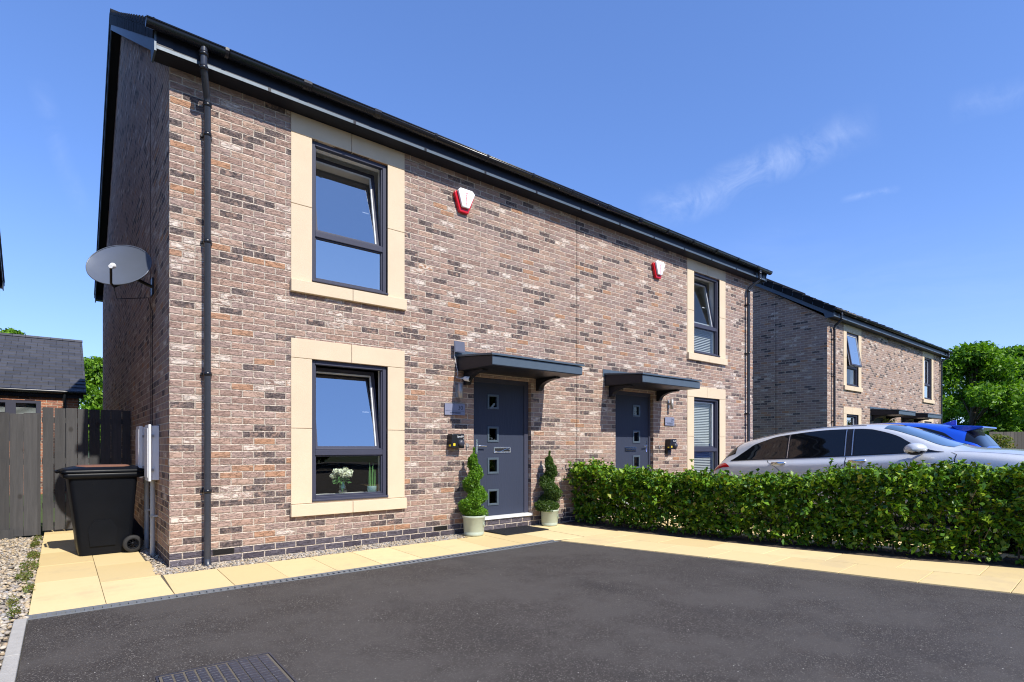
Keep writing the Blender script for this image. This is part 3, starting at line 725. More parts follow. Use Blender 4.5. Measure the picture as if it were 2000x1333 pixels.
        b = MB(M['glass'] if st[1] and not st[2] else M['glass_low']); b.poly([(x0 + fw, fy0 + .04, z0 + fw), (x1 - fw, fy0 + .04, z0 + fw), (x1 - fw, fy0 + .04, zt - .034), (x0 + fw, fy0 + .04, zt - .034)]); b.build('glass_pane', win, fix=False)
        # pale inner frame edges and lining
        b = MB(M['plaster']); e = .006; y0_, y1_ = .101, .235
        b.box(x0 + .012, x0 + .02, y0_, y1_, z0, z1); b.box(x1 - .02, x1 - .012, y0_, y1_, z0, z1); b.box(x0 + .02, x1 - .02, y0_, y1_, z1 - .02, z1 - .012); b.box(x0 + .02, x1 - .02, y0_, .40, z0 + .03, z0 + .05)
        b.box(x1 - fw - .012, x1 - fw - .001, fy0 + .045, fy1 + .005, z0 + fw + .001, zt - .036); b.box(x0 + fw, x1 - fw - .013, fy0 + .045, fy1 + .005, z0 + fw + .001, z0 + fw + .012)
        b.box(x0 + fw, x1 - fw, fy0 + .045, fy1 + .005, zt - .048, zt - .036)
        b.build('inner_reveal', win)
        if st[2]:
            b = MB(M['blind']); za, zb = st[2]; zc = z0 + .08 + (z1 - z0 - .12) * za
            while zc < z0 + .08 + (z1 - z0 - .12) * zb:
                b.prism([(.166, zc - .012), (.172, zc - .013), (.192, zc + .011), (.186, zc + .012)], 'x', x0 + .03, x1 - .03); zc += .036
            b.box(x0 + .028, x1 - .028, .166, .20, zc, zc + .025)
            b.build('venetian_blind', win)
    # doors
    for (x0, x1, k) in doors:
        f = (lambda x: x) if k == 0 else mir
        b = MB(M['anth']); yf = .085
        b.box(f(3.82), f(3.875), yf - .02, .16, .205, 2.285); b.box(f(4.845), f(4.932), yf - .02, .16, .205, 2.285); b.box(f(3.8755), f(4.8445), yf - .02, .16, 2.215, 2.285)
        dfm = b.build('door_frame', root, bevel=.005)
        b = MB(M['door']); L0, L1 = 3.876, 4.844
        zsq = [(1.81, 2.056), (1.309, 1.57), (.826, 1.096), (.348, .617)]
        # leaf with four square openings
        xsq = (4.150, 4.318); xs_ = [L0, xsq[0], xsq[1], L1]; zs_ = [.208] + sorted([z for q in zsq for z in (q[0] + .035, q[1] - .035)]) + [2.214]
        for a0, a1, c0, c1 in rects_minus(xs_, zs_, [(xsq[0], xsq[1], q[0] + .035, q[1] - .035) for q in zsq]): b.box(f(a0), f(a1), yf, yf + .045, c0, c1)
        door = b.build('door', root)
        for q in zsq:
            b = MB(M['lead']); w_ = .032; a0, a1, c0, c1 = xsq[0] - .022, xsq[1] + .022, q[0] + .012, q[1] - .012
            b.box(f(a0), f(a0 + w_), yf - .012, yf + .02, c0, c1); b.box(f(a1 - w_), f(a1), yf - .012, yf + .02, c0, c1); b.box(f(a0 + w_), f(a1 - w_), yf - .012, yf + .02, c1 - w_, c1); b.box(f(a0 + w_), f(a1 - w_), yf - .012, yf + .02, c0, c0 + w_)
            gl = b.build('glazed_panel', door, bevel=.004)
        for q in zsq:
            b = MB(M['glass_low']); b.poly([(f(xsq[0]), yf + .02, q[0] + .02), (f(xsq[1]), yf + .02, q[0] + .02), (f(xsq[1]), yf + .02, q[1] - .02), (f(xsq[0]), yf + .02, q[1] - .02)])
            b.build('door_glass', door, fix=False)
        b = MB(M['chrome'])
        b.box(f(3.918), f(3.948), yf - .008, yf - .0005, 1.15, 1.36); b.tube([(f(3.933), yf - .002, 1.265), (f(3.933), yf - .05, 1.265), (f(3.95), yf - .058, 1.265), (f(4.07), yf - .058, 1.262)], .009, 10)
        b.build('door_handle', door, bevel=.002)
        b = MB(M['chrome'], M['shut']); b.box(f(4.245), f(4.575), yf - .010, yf - .0005, 1.158, 1.245); b.mat(1).box(f(4.262), f(4.558), yf - .0125, yf - .0105, 1.175, 1.228)
        if k == 0: b.mat(0).tube([(f(4.262 + i * .0196), yf - .018, 1.192 + .022 * math.sin((i / 15) * 5.2 + 3.6)) for i in range(16)], .006, 8)
        else: b.mat(0).box(f(4.275), f(4.545), yf - .016, yf - .0127, 1.190, 1.214)
        b.build('letter_plate', door, bevel=.002)
        b = MB(M['chrome']); b.lathe([(0, -.006), (.012, -.006), (.012, .0)], (0, 0, 0), 16, T3(f(4.36), yf - .001, 2.12) @ Matrix.Rotation(R(90), 4, 'X')); b.build('spyhole', door)
        b = MB(M['white']); b.box(f(3.815), f(4.945), -.03, .15, .163, .203); b.build('threshold', dfm, bevel=.004)
        # canopy
        b = MB(M['fascia'], M['lead'], M['white'])
        c0, c1 = f(3.53), f(5.23); 
        b.mat(0).prism([(-.001, 2.335), (-.83, 2.325), (-.83, 2.452), (-.001, 2.53)], 'x', min(c0, c1), max(c0, c1))
        b.mat(1).prism([(-.003, 2.534), (-.86, 2.457), (-.86, 2.484), (-.003, 2.560)], 'x', min(c0, c1) - .02, max(c0, c1) + .02)
        b.mat(1).box(min(c0, c1) + .004, max(c0, c1) - .004, -.836, -.8305, 2.335, 2.45)
        cn = b.build('door_canopy', root, bevel=.003)
        b = MB(M['lead']); b.box(min(c0, c1) - .05, max(c0, c1) + .02, -.012, -.0005, 2.5, 2.625); b.box(min(c0, c1) + .05, max(c0, c1) - .02, -.09, -.0125, 2.556, 2.566); b.build('flashing', cn)
        for xb in (3.64, 5.03):
            pr = [(-.001, 2.14), (-.05, 2.14)] + [(-.08 - .36 * (1 - math.cos(t)), 2.165 + .135 * math.sin(t)) for t in [R(90) * i / 10 for i in range(11)]] + [(-.47, 2.305), (-.47, 2.325), (-.001, 2.334)]
            b = MB(M['fascia']); b.prism(pr, 'x', f(xb), f(xb + .085)); b.build('canopy_bracket', cn)
    return root

house(.868, 6.68, 'nearest pair of brown brick houses with a black gutter and two dark doors', [('tilt', 0, None), ('tilt', 1, None), ('shut', 0, (0, 1)), ('tilt', 1, (0, .38))])
house(.868 + 17.20, 7.12, 'farther pair of brown brick houses seen beyond the two parked cars', [('shut', 0, None), ('out', 0, None), ('shut', 1, None), ('shut', 1, None)])

house(-13.155, 6.68, 'pair of houses whose dark eaves corner just shows at the left edge of the picture', [('shut', 0, None), ('shut', 1, None), ('shut', 1, None), ('shut', 1, None)])

# ------------------------------------------------------------------ far bungalow on the left
def bungalow():
    r = empty('bungalow', (.5, 20.0, 0)); tag(r, 'red brick bungalow with a dark tiled roof behind the fence', 'house')
    b = MB(M['red_brick']); holes = [(-2.28, -.93, 1.4, 2.52)]
    for x0, x1, z0, z1 in rects_minus([-9, -2.28, -.93, -.12], [-.1, 1.4, 2.52, 2.66], holes): b.poly([(x0, .13, z0), (x1, .13, z0), (x1, .13, z1), (x0, .13, z1)])
    b.poly([(-.12, .13, -.1), (-.12, 7.6, -.1), (-.12, 7.6, 2.66), (-.12, 3.9, 4.5), (-.12, .13, 2.66)]); b.poly([(-9, .13, -.1), (-9, 7.6, -.1), (-9, 7.6, 2.66), (-9, 3.9, 4.5), (-9, .13, 2.66)]); b.poly([(-9, 7.6, -.1), (-.12, 7.6, -.1), (-.12, 7.6, 2.66), (-9, 7.6, 2.66)])
    b.build('wall', r, fix=False)
    b = MB(M['roof']); n = 17; 
    for s_ in (0, 1):
        for i in range(n):
            ya, yb = 4.0 * i / n, 4.0 * (i + 1.2) / n; za, zb = 2.80 + 2.02 * i / n, 2.80 + 2.02 * (i + 1.2) / n
            if i == n - 1: yb, zb = 4.0, 4.82
            p = [(ya, za + .035), (ya, za), (yb, zb - .02), (yb, zb)]
            if s_: p = [(8 - q[0], q[1]) for q in p]
            b.prism(p, 'x', -9.3, .06)
    ro = b.build('roof', r); b = MB(M['roof']); b.prism([(3.88, 4.80), (3.93, 4.87), (4.07, 4.87), (4.12, 4.80)], 'x', -9.3, .07); b.build('ridge_tiles', ro)
    b = MB(M['gutter']); b.tube([(-9.3, -.04, 2.78), (.06, -.04, 2.78)], .055, 12); b.build('gutter', r)
    b = MB(M['fascia']); b.box(-9.2, .0, .06, .08, 2.62, 2.80); b.box(-9.2, .0, .08, .129, 2.62, 2.64); b.build('fascia', r)
    b = MB(M['pipe']); b.tube([(-.42, -.02, 2.74), (-.42, .04, 2.58), (-.42, .08, 2.5), (-.42, .08, 0)], .035, 10); b.build('downpipe', r)
    b = MB(M['anth']); x0, x1 = -2.28, -.93
    for a, c_ in ((x0, x0 + .10), (-1.66, -1.45), (x1 - .10, x1)): b.box(a, c_, .14, .20, 1.4, 2.52)
    b.box(x0 + .1, x1 - .1, .143, .20, 2.44, 2.52); b.box(x0 + .1, x1 - .1, .143, .20, 1.4, 1.48); w = b.build('window', r)
    b = MB(M['glass_low']); b.poly([(x0, .18, 1.4), (x1, .18, 1.4), (x1, .18, 2.5), (x0, .18, 2.5)]); b.build('glass_pane', w, fix=False)
    b = MB(M['blind'])
    for k in range(26): 
        z = 2.44 - k * .03
        b.prism([(.25, z - .012), (.255, z - .012), (.28, z + .006), (.275, z + .006)], 'x', x0 + (.1 if k < 9 else .65), x1 - .1)
    b.build('venetian_blind', w); b = MB(M['black_in']); b.box(x0 - .5, x1 + .5, 1.6, 1.65, .9, 2.6); b.build('room_lining', r)
bungalow()

# ------------------------------------------------------------------ fences
def board_fence(name, label, x0, x1, y, ztop, mat, T=None, bw=.148, group=None, cat='fence', gap=.0028, zb=.02, posts=True):
    r = empty(name, (0, 0, 0)); 
    if T is not None: r.matrix_world = T
    tag(r, label, cat, group)
    b = MB(mat); x = x0
    while x < x1 - .01:
        w = bw * random.uniform(.95, 1.05); w = min(w, x1 - x); g_ = gap * random.choice((.3, 1, 1, 2.2)); lean = random.uniform(-.002, .002); zt = ztop + random.uniform(-.008, .008); yy = y + random.uniform(-.003, .003)
        vs = [(x + g_, yy), (x + w - g_, yy), (x + w - g_, yy + .018), (x + g_, yy + .018)]
        b._add([(a, c_, zb) for a, c_ in vs] + [(a + lean, c_, zt) for a, c_ in vs], [(0, 3, 2, 1), (4, 5, 6, 7), (0, 1, 5, 4), (1, 2, 6, 5), (2, 3, 7, 6), (3, 0, 4, 7)]); x += w
    b.build('boards', r)
    for z in (.35, 1.0, 1.6): b = MB(mat); b.box(x0, x1, y + .022, y + .06, z, z + .08); b.build('rail', r)
    return r
f1 = board_fence('timber_fence', 'dark stained board fence standing on the gravel left of the gate', -1.27, -.22, 10.20, 1.71, M['fence'])
b = MB(M['fence']); b.box(-1.27, -.50, 10.16, 10.197, -.03, .12); b.build('gravel_board', f1)
b = MB(M['fence']); b.box(-.32, -.225, 10.22, 10.31, -.03, 1.72); b.build('post', f1)
board_fence('timber_gate', 'dark boarded gate half in shade across the side path behind the wheeled bin', -.215, .855, 10.58, 1.82, M['fence'], cat='gate', bw=.135, zb=.03)
# fence far right
Tf = T3(33.3, 5.2, 0) @ Matrix.Rotation(R(-39), 4, 'Z')
board_fence('garden_fence', 'weathered grey brown board fence at the foot of the trees on the right', -1.2, 7.0, 0, 1.92, M['fence2'], Tf, bw=.16)

# ------------------------------------------------------------------ things on and by the walls
Y0 = 6.68
def alarm(x, z, label):
    r = empty('burglar_alarm', (x, Y0, z)); tag(r, label, 'alarm box', 'burglar alarm boxes under the eaves')
    out = [(-.115, .105), (-.075, .15), (.13, .15), (.175, .105), (.075, -.12), (-.045, -.12)]
    red = [(-.155, .07), (-.135, .11), (.165, .11), (.185, .07), (.085, -.175), (-.065, -.175)]
    b = MB(M['red']); b.prism(red, 'y', -.055, -.001); b.build('red_base', r, bevel=.008)
    b = MB(M['white']); b.prism([(p[0] * 1.0, p[1] * .98 + .004) for p in out], 'y', -.095, -.056); b.prism([(-.12, .09), (-.10, .12), (.14, .12), (.165, .09), (.15, .06), (-.11, .06)], 'y', -.055, -.0005); c_ = b.build('white_cover', r, bevel=.010)
    b = MB(M['offwhite']); q = [(p[0] * .78 + .005, p[1] * .80 + .004) for p in out]
    for i in range(6):
        a, d = q[i], q[(i + 1) % 6]; b.tube([(a[0], -.0955, a[1]), (d[0], -.0955, d[1])], .0016, 6)
    b.build('cover_seam', c_)
    text_mesh('lettering', 'Texecom', .052, M['redtext'], r, T3(.025, -.096, .005) @ FACE @ Matrix.Rotation(R(-90), 4, 'Z'), .001)
alarm(4.475, 4.775, 'red and white alarm box above the canopy of the nearer door')
alarm(9.02, 4.70, 'red and white alarm box beside the far upper window with blinds')
def sign(x0, x1, z0, z1, num, word, label):
    r = empty('house_sign', ((x0 + x1) / 2, Y0, (z0 + z1) / 2)); tag(r, label, 'house sign', 'grey house number signs')
    w, h = (x1 - x0) / 2, (z1 - z0) / 2
    b = MB(M['sign']); b.box(-w, w, -.026, -.018, -h, h); b.build('plate', r, bevel=.001)
    b = MB(M['steel'])
    for sx in (-1, 1):
        for sz in (-1, 1): b.tube([(sx * w * .9, -.0175, sz * h * .8), (sx * w * .9, -.0005, sz * h * .8)], .006, 8)
    b.build('standoff', r)
    text_mesh('number', num, .085, M['signtext'], r, T3(w * .55, -.027, h * .28) @ FACE, .001)
    text_mesh('lettering', word, .034, M['signtext'], r, T3(w * .05, -.027, -h * .62) @ FACE, .001)
    b = MB(M['signtext']); b.box(-w * .93, w * .93, -.0275, -.0262, -h * .30, -h * .26); b.build('rule_line', r)
sign(4.178, 4.515, 1.70, 1.861, '30', 'WHINBERRY', 'grey acrylic house sign 30 under the steel wall light left of the nearer door')
sign(9.283, 9.59, 1.673, 1.838, '29', 'WHINBERRY', 'grey acrylic house sign 29 to the right of the farther door')
def charger(x, z, label, long=False):
    r = empty('ev_charger', (x, Y0, z)); tag(r, label, 'car charger', 'black car charging points')
    b = MB(M['black']); b.prism([(-.115, -.095), (.105, -.105), (.105, .105), (-.10, .10)], 'y', -.13, -.001); b.build('body', r, bevel=.012)
    b = MB(M['tray']); b.lathe([(0, .035), (.038, .035), (.048, .02), (.052, 0)], (0, 0, 0), 28, T3(.045, -.131, -.03) @ Matrix.Rotation(R(90), 4, 'X')); b.build('socket_cap', r)
    b = MB(M['yellow']); b.box(-.1005, -.1195, -.10, -.07, -.05, -.075); b.box(-.085, -.05, -.1315, -.1303, -.068, -.032); b.build('warning_sticker', r)
    text_mesh('lettering', 'SyncEV', .036, M['white'], r, T3(.035, -.131, .062) @ FACE, .001)
    b = MB(M['white']); b.lathe([(0, .002), (.006, .002), (.006, 0)], (0, 0, 0), 12, T3(.09, -.131, .03) @ Matrix.Rotation(R(90), 4, 'X')); b.build('indicator', r)
    if long: b = MB(M['black']); b.box(-.105, -.005, -.07, -.001, -.19, -.1); b.build('cable_gland', r, bevel=.006)
charger(4.335, 1.33, 'black car charger with a round socket cap left of the nearer door')
charger(9.42, 1.30, 'black car charger with a box beneath it right of the farther door', True)
def hook(x, z, label):
    b = MB(M['steel']); b.box(x - .012, x + .012, -.012, -.0005, z - .05, z + .03); b.tube([(x, -.012, z - .03), (x, -.045, z - .035), (x, -.055, z), (x, -.05, z + .02)], .006, 8)
    b.v = [(v[0] - x, v[1], v[2] - z) for v in b.v]
    o = b.build('cable_hook', None); o.location = (x, Y0, z); tag(o, label, 'hook', 'small metal wall hooks')
hook(4.56, 1.27, 'small metal wall hook between the nearer charger and its door'); hook(9.12, 1.25, 'small metal wall hook between the farther door and its charger')
def wall_light(x, z, label):
    r = empty('wall_light', (x, Y0, z)); tag(r, label, 'wall light', 'cylinder wall lights')
    b = MB(M['steel']); b.lathe([(0, -.10), (.031, -.10), (.031, .10), (0, .10)], (0, -.085, 0), 24); b.build('tube_shade', r)
    b = MB(M['steel']); b.box(-.03, .03, -.012, -.0005, -.09, .09); b.box(-.012, .012, -.06, -.0125, -.02, .02); b.build('backplate', r, bevel=.003)
wall_light(4.40, 2.045, 'brushed steel cylinder wall light above the sign left of the nearer door')
wall_light(9.42, 2.10, 'brushed steel cylinder wall light above the sign right of the farther door')
# security camera, its cable, and the small solar panel
r = empty('security_camera', (4.50, Y0, 2.22)); tag(r, 'white bullet security camera under the left corner of the nearer canopy', 'security camera')
T = T3(-.0, -.10, 0) @ Matrix.Rotation(R(25), 4, 'Z') @ Matrix.Rotation(R(100), 4, 'X')
b = MB(M['white']); b.lathe([(0, -.055), (.022, -.055), (.034, -.03), (.036, .045), (.030, .05)], (0, 0, 0), 24, T); b.build('housing', r)
b = MB(M['black']); b.lathe([(.0, .051), (.031, .051), (.031, .045)], (0, 0, 0), 24, T); b.build('lens', r)
b = MB(M['white']); b.tube([(.0, -.001, .02), (0, -.04, .03), (0, -.07, .015)], .010, 10); b.lathe([(0, -.004), (.028, -.004), (.028, .0)], (0, 0, 0), 20, T3(0, -.001, .02) @ Matrix.Rotation(R(90), 4, 'X')); b.build('mount', r)
b = MB(M['offwhite']); b.tube([(-.02, -.07, .0), (-.13, -.03, .01), (-.10, -.02, .08), (-.13, -.02, .2), (-.16, -.03, .30), (-.17, -.03, .42), (-.16, -.06, .47)], .004, 6); b.build('cable', r)
r = empty('solar_panel', (4.36, Y0 - .08, 2.66)); tag(r, 'small square solar panel standing on the left corner of the nearer canopy', 'solar panel')
T = T3(.03, 0, 0) @ Matrix.Rotation(R(-6), 4, 'X')
b = MB(M['cell']); b.box(-.088, .088, .0, .012, -.075, .085, T); b.build('panel_frame', r)
b = MB(M['cell']); b.box(-.078, .078, -.004, -.0005, -.065, .075, T); b.build('cells', r)
b = MB(M['black']); b.tube([(.03, .01, 0), (.03, .05, -.03), (.03, .079, -.05)], .008, 8); b.build('bracket', r)

# satellite dish on the gable
def dish():
    r = empty('satellite_dish', (.868, 7.95, 3.2)); tag(r, 'grey oval satellite dish fixed to the shaded gable wall', 'satellite dish')
    c_ = Vector((-.355, -.22, .12)); nrm = Vector((-.48, -.80, .42)).normalized()
    xa = Vector((0, 0, 1)).cross(nrm).normalized(); za = nrm.cross(xa)
    P = []; back = []
    for i in range(13):
        rr = i / 12; row = []; rb = []
        for k in range(49):
            a = 2 * math.pi * k / 48; q = c_ + xa * .335 * rr * math.cos(a) + za * .285 * rr * math.sin(a) - nrm * (.055 * (1 - rr * rr))
            row.append(tuple(q)); rb.append(tuple(q - nrm * .012))
        P.append(row); back.append(rb)
    b = MB(M['dish']); b.grid(P); b.grid(back); b.grid([P[-1], back[-1]]); b.tube(P[-1][:-1] + [P[-1][0]], .006, 6, False); b.build('reflector', r)
    arm = c_ - za * .30 - nrm * .02; lnb = c_ - za * .25 + nrm * .26 + xa * .10
    b = MB(M['black']); b.tube([c_ - za * .2 - nrm * .10, arm, arm + nrm * .06, lnb - za * .03], .013, 8); b.build('feed_arm', r)
    b = MB(M['offwhite']); dd = (c_ - lnb).normalized(); b.tube([lnb - dd * .05, lnb, lnb + dd * .03, lnb + dd * .06], .03, 14, True, [.02, .024, .026, .032]); b.build('receiver', r)
    b = MB(M['black']); b.tube([c_ - nrm * .06, c_ - nrm * .14, (-.06, .02, .0), (-.001, .02, -.02)], .02, 10); b.box(-.02, -.001, -.05, .09, -.12, .08); b.build('wall_bracket', r)
    b = MB(M['black']); b.tube([arm, arm + Vector((.03, .05, -.12)), (-.05, .05, -.15), (-.008, .06, -.3), (-.008, .06, -2.2)], .005, 6); b.build('cable', r)
dish()
# meter boxes on the gable
def meter(y0, y1, z0, z1, d, label):
    r = empty('meter_box', (.868, y0, z0)); tag(r, label, 'meter box', 'white meter boxes on the gable')
    w = y1 - y0; h = z1 - z0
    b = MB(M['offwhite']); b.box(-d * .75, -.001, .012, w - .012, .012, h - .012); b.build('case', r, bevel=.006)
    b = MB(M['offwhite']); b.box(-d, -d * .751, 0, w, 0, h); b.box(-d - .008, -d - .0005, .03, w - .03, .04, h - .04); dd = b.build('cover_door', r, bevel=.006)
    b = MB(M['steel'])
    for z in (h * .2, h * .8): b.box(-d * .8, -d * .5, -.004, -.0005 + .012, z - .015, z + .015)
    b.build('hinge', dd)
    b = MB(M['greypipe']); yc = w * .55; b.tube([(-.045, yc, -.0), (-.045, yc, -z0 - .02)], .026, 14); b.box(-.07, -.001, yc - .04, yc + .04, -.42, -.40); b.build('conduit', r)
meter(7.42, 7.78, .86, 1.50, .105, 'nearer white meter box on the gable with a grey conduit to the gravel')
meter(7.98, 8.36, .88, 1.50, .14, 'farther white meter box on the gable above the wheeled bin')
# leaning dark board behind the bin
b = MB(M['tray']); b.prism([(0, 0), (.52, 0), (.50, .16), (.40, .33), (.22, .40), (.06, .36), (0, .2)], 'y', 0, .02)
o = b.build('dark_board', None, bevel=.003); o.location = (.36, 8.72, .012); o.rotation_euler = (R(-12), 0, R(12)); tag(o, 'dark round topped board leaning behind the wheeled bin', 'board')

# wheeled bin
def wheelie():
    r = empty('wheelie_bin', (.10, 7.95, .004), R(3)); tag(r, 'black wheeled bin with a brown lid inlay beside the gable wall', 'wheelie bin')
    # front towards -x, axle at +x, depth along x (0..0.72), width along y (0..0.56)
    rings = []
    def ring(z, x0, x1, y0, y1, c_=.05):
        p = []
        for (cx, cy, a0) in ((x1 - c_, y1 - c_, 0), (x0 + c_, y1 - c_, 90), (x0 + c_, y0 + c_, 180), (x1 - c_, y0 + c_, 270)):
            for k in range(5): a = R(a0 + 90 * k / 4); p.append((cx + c_ * math.cos(a), cy + c_ * math.sin(a), z))
        return p + [p[0]]
    for z, t in ((.0, 0), (.02, .0), (.10, .10), (.5, .5), (.86, .93), (.90, .96)):
        rings.append(ring(z, .06 - .10 * t, .56 + .06 * t, .05 - .04 * t, .50 + .05 * t))
    b = MB(M['bin']); b.grid(rings); b.poly(rings[0][:-1]); b.grid([ring(.885, -.065, .66, -.01, .57), ring(.90, -.085, .70, -.025, .585), ring(.945, -.09, .70, -.03, .59), ring(.95, -.05, .66, .0, .56)])
    b.box(.02, .12, .038, .05, .80, .90); 
    for x in (.18, .36): b.box(x, x + .006, .008, .03, .82, .90)
    b.prism([(.16 + .0, .10), (.40, .10), (.42, .30), (.36, .40), (.20, .40), (.14, .30)], 'y', .028, .036)
    b.build('body', r)
    rl = [ring(.951, -.10, .69, -.04, .60), ring(.975, -.105, .70, -.045, .605), ring(.995, -.06, .67, .0, .56), ring(1.015, .02, .62, .06, .50), ring(1.022, .1, .55, .12, .44)]
    b = MB(M['bin']); b.grid(rl); b.poly(rl[-1][:-1]); b.tube([(-.105, .10, .965), (-.13, .12, .96), (-.13, .44, .96), (-.105, .46, .965)], .014, 10); lid = b.build('lid', r)
    b = MB(M['lidbrown']); ri = [ring(1.004, .03, .58, .04, .52, .08), ring(1.030, .07, .54, .08, .48, .08)]; b.grid(ri); b.poly(ri[-1][:-1]); b.build('lid_inlay', lid)
    b = MB(M['bin']); b.tube([(.66, .03, .97), (.74, .04, .985), (.755, .28, .985), (.74, .52, .985), (.66, .53, .97)], .017, 12); b.box(.62, .70, .0, .56, .90, .97); b.build('handle', r, bevel=0)
    for yy, s_ in ((-.02, -1), (.54, 1)):
        T = T3(.56, yy, .10) @ Matrix.Rotation(R(90), 4, 'X')
        b = MB(M['rubber']); b.lathe([(.062, -.024), (.092, -.026), (.10, -.016), (.10, .016), (.092, .026), (.062, .024)], (0, 0, 0), 40, T); w = b.build('wheel', r)
        b = MB(M['bin'])
        b.lathe([(.0, .016), (.018, .016), (.020, -.016), (0, -.016)], (0, 0, 0), 20, T); b.lathe([(.050, -.02), (.063, -.02), (.063, .02), (.050, .02), (.050, -.02)], (0, 0, 0), 36, T)
        for k in range(8):
            Tk = T @ Matrix.Rotation(R(45 * k), 4, 'Z'); b.box(.014, .054, -.004, .004, -.012, .012, Tk)
        b.build('hub', w)
    b = MB(M['steel']); b.tube([(.56, -.0, .10), (.56, .52, .10)], .009, 10); b.build('axle', r)
wheelie()

# ------------------------------------------------------------------ topiaries in pots
def topiary(x, y, s, seed, label, potlabel, mat, turns=2.6, phase=0., h=.92, flip=1):
    rr = np.random.default_rng(seed)
    p = empty('plant_pot', (x, y, .002)); tag(p, potlabel, 'plant pot', 'sage green pots either side of the nearer door')
    b = MB(M['pot'])
    pr = [(0, 0), (.120, 0), (.128, .008), (.133, .03), (.1305, .034), (.134, .05), (.131, .054), (.135, .06), (.146, .235), (.154, .240), (.155, .262), (.150, .268), (.141, .266), (.138, .235), (0, .235)]
    b.lathe([(a * s, c_ * s) for a, c_ in pr], (0, 0, 0), 48); po = b.build('pot', p)
    b = MB(M['pot']); T = T3(.082 * s, -.118 * s, .15 * s) @ Matrix.Rotation(R(35), 4, 'Z') @ Matrix.Rotation(R(88), 4, 'X')
    b.lathe([(.028, -.003), (.034, .0), (.034, .004), (.028, .004)], (0, 0, 0), 24, T); b.lathe([(.010, -.002), (.014, .003), (.010, .004)], (0, 0, 0), 16, T); b.build('pot_emblem', po)
    b = MB(M['soil']); b.lathe([(0, .245 * s), (.10 * s, .243 * s), (.138 * s, .238 * s)], (0, 0, 0), 24); b.build('compost', p)
    r = empty('spiral_topiary', (x, y, .24 * s)); tag(r, label, 'topiary', 'spiral clipped box plants either side of the nearer door')
    b = MB(M['bark']); b.tube([(0, 0, 0), (.006, 0, .3), (-.004, .004, .6), (0, 0, h)], .012, 8, True, [.014, .012, .009, .003]); b.build('stem', r)
    C = []; O = []
    n = 21000
    # the frond winds up a cone: base clump then helical roll getting thinner
    for k in range(n):
        t = rr.random() ** 1.25
        zc = .05 + (h - .10) * t; a = flip * (phase + 2 * math.pi * turns * t); wr = .120 * (1 - t) ** .8 + .012
        tr_ = (.122 * (1 - t) ** .60 + .036)
        cx, cy = math.cos(a) * wr * .60, math.sin(a) * wr * .60
        d = rr.normal(size=3); d /= np.linalg.norm(d); q = tr_ * (rr.uniform(.72, 1.05))
        q *= 1 + .12 * math.sin(zc * 60 + d[0] * 5)
        C.append((cx + d[0] * q, cy + d[1] * q, zc + d[2] * q * .58)); O.append(d)
    for k in range(2600):   # full skirt at the bottom
        d = rr.normal(size=3); d /= np.linalg.norm(d); C.append((d[0] * .155, d[1] * .155, .085 + d[2] * .075)); O.append(d)
    for k in range(160): C.append((rr.normal() * .007, rr.normal() * .007, h + rr.uniform(-.05, .055))); O.append((0, 0, 1))
    C = np.array(C) * np.array([1., 1., 1.]); C[:, 2] = np.maximum(C[:, 2], .012)
    quads('foliage', leaf_quads(C, .024, .016, .2, np.array(O)), mat, r)
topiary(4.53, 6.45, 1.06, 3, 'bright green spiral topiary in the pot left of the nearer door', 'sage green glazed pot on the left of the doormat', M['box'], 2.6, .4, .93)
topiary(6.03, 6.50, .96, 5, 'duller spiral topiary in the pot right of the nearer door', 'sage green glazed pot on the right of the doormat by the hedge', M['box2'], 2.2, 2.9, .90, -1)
b = MB(M['mat']); b.box(-.42, .42, -.25, .25, 0, .012)
for i in range(28): b.box(-.41 + i * .0296, -.40 + i * .0296, -.24, .24, .0121, .0145)
o = b.build('doormat', None, bevel=.004); o.location = (5.27, 6.395, .003); o.rotation_euler = (0, 0, R(2)); tag(o, 'black rubber doormat on the cream paving in front of the nearer door', 'doormat')

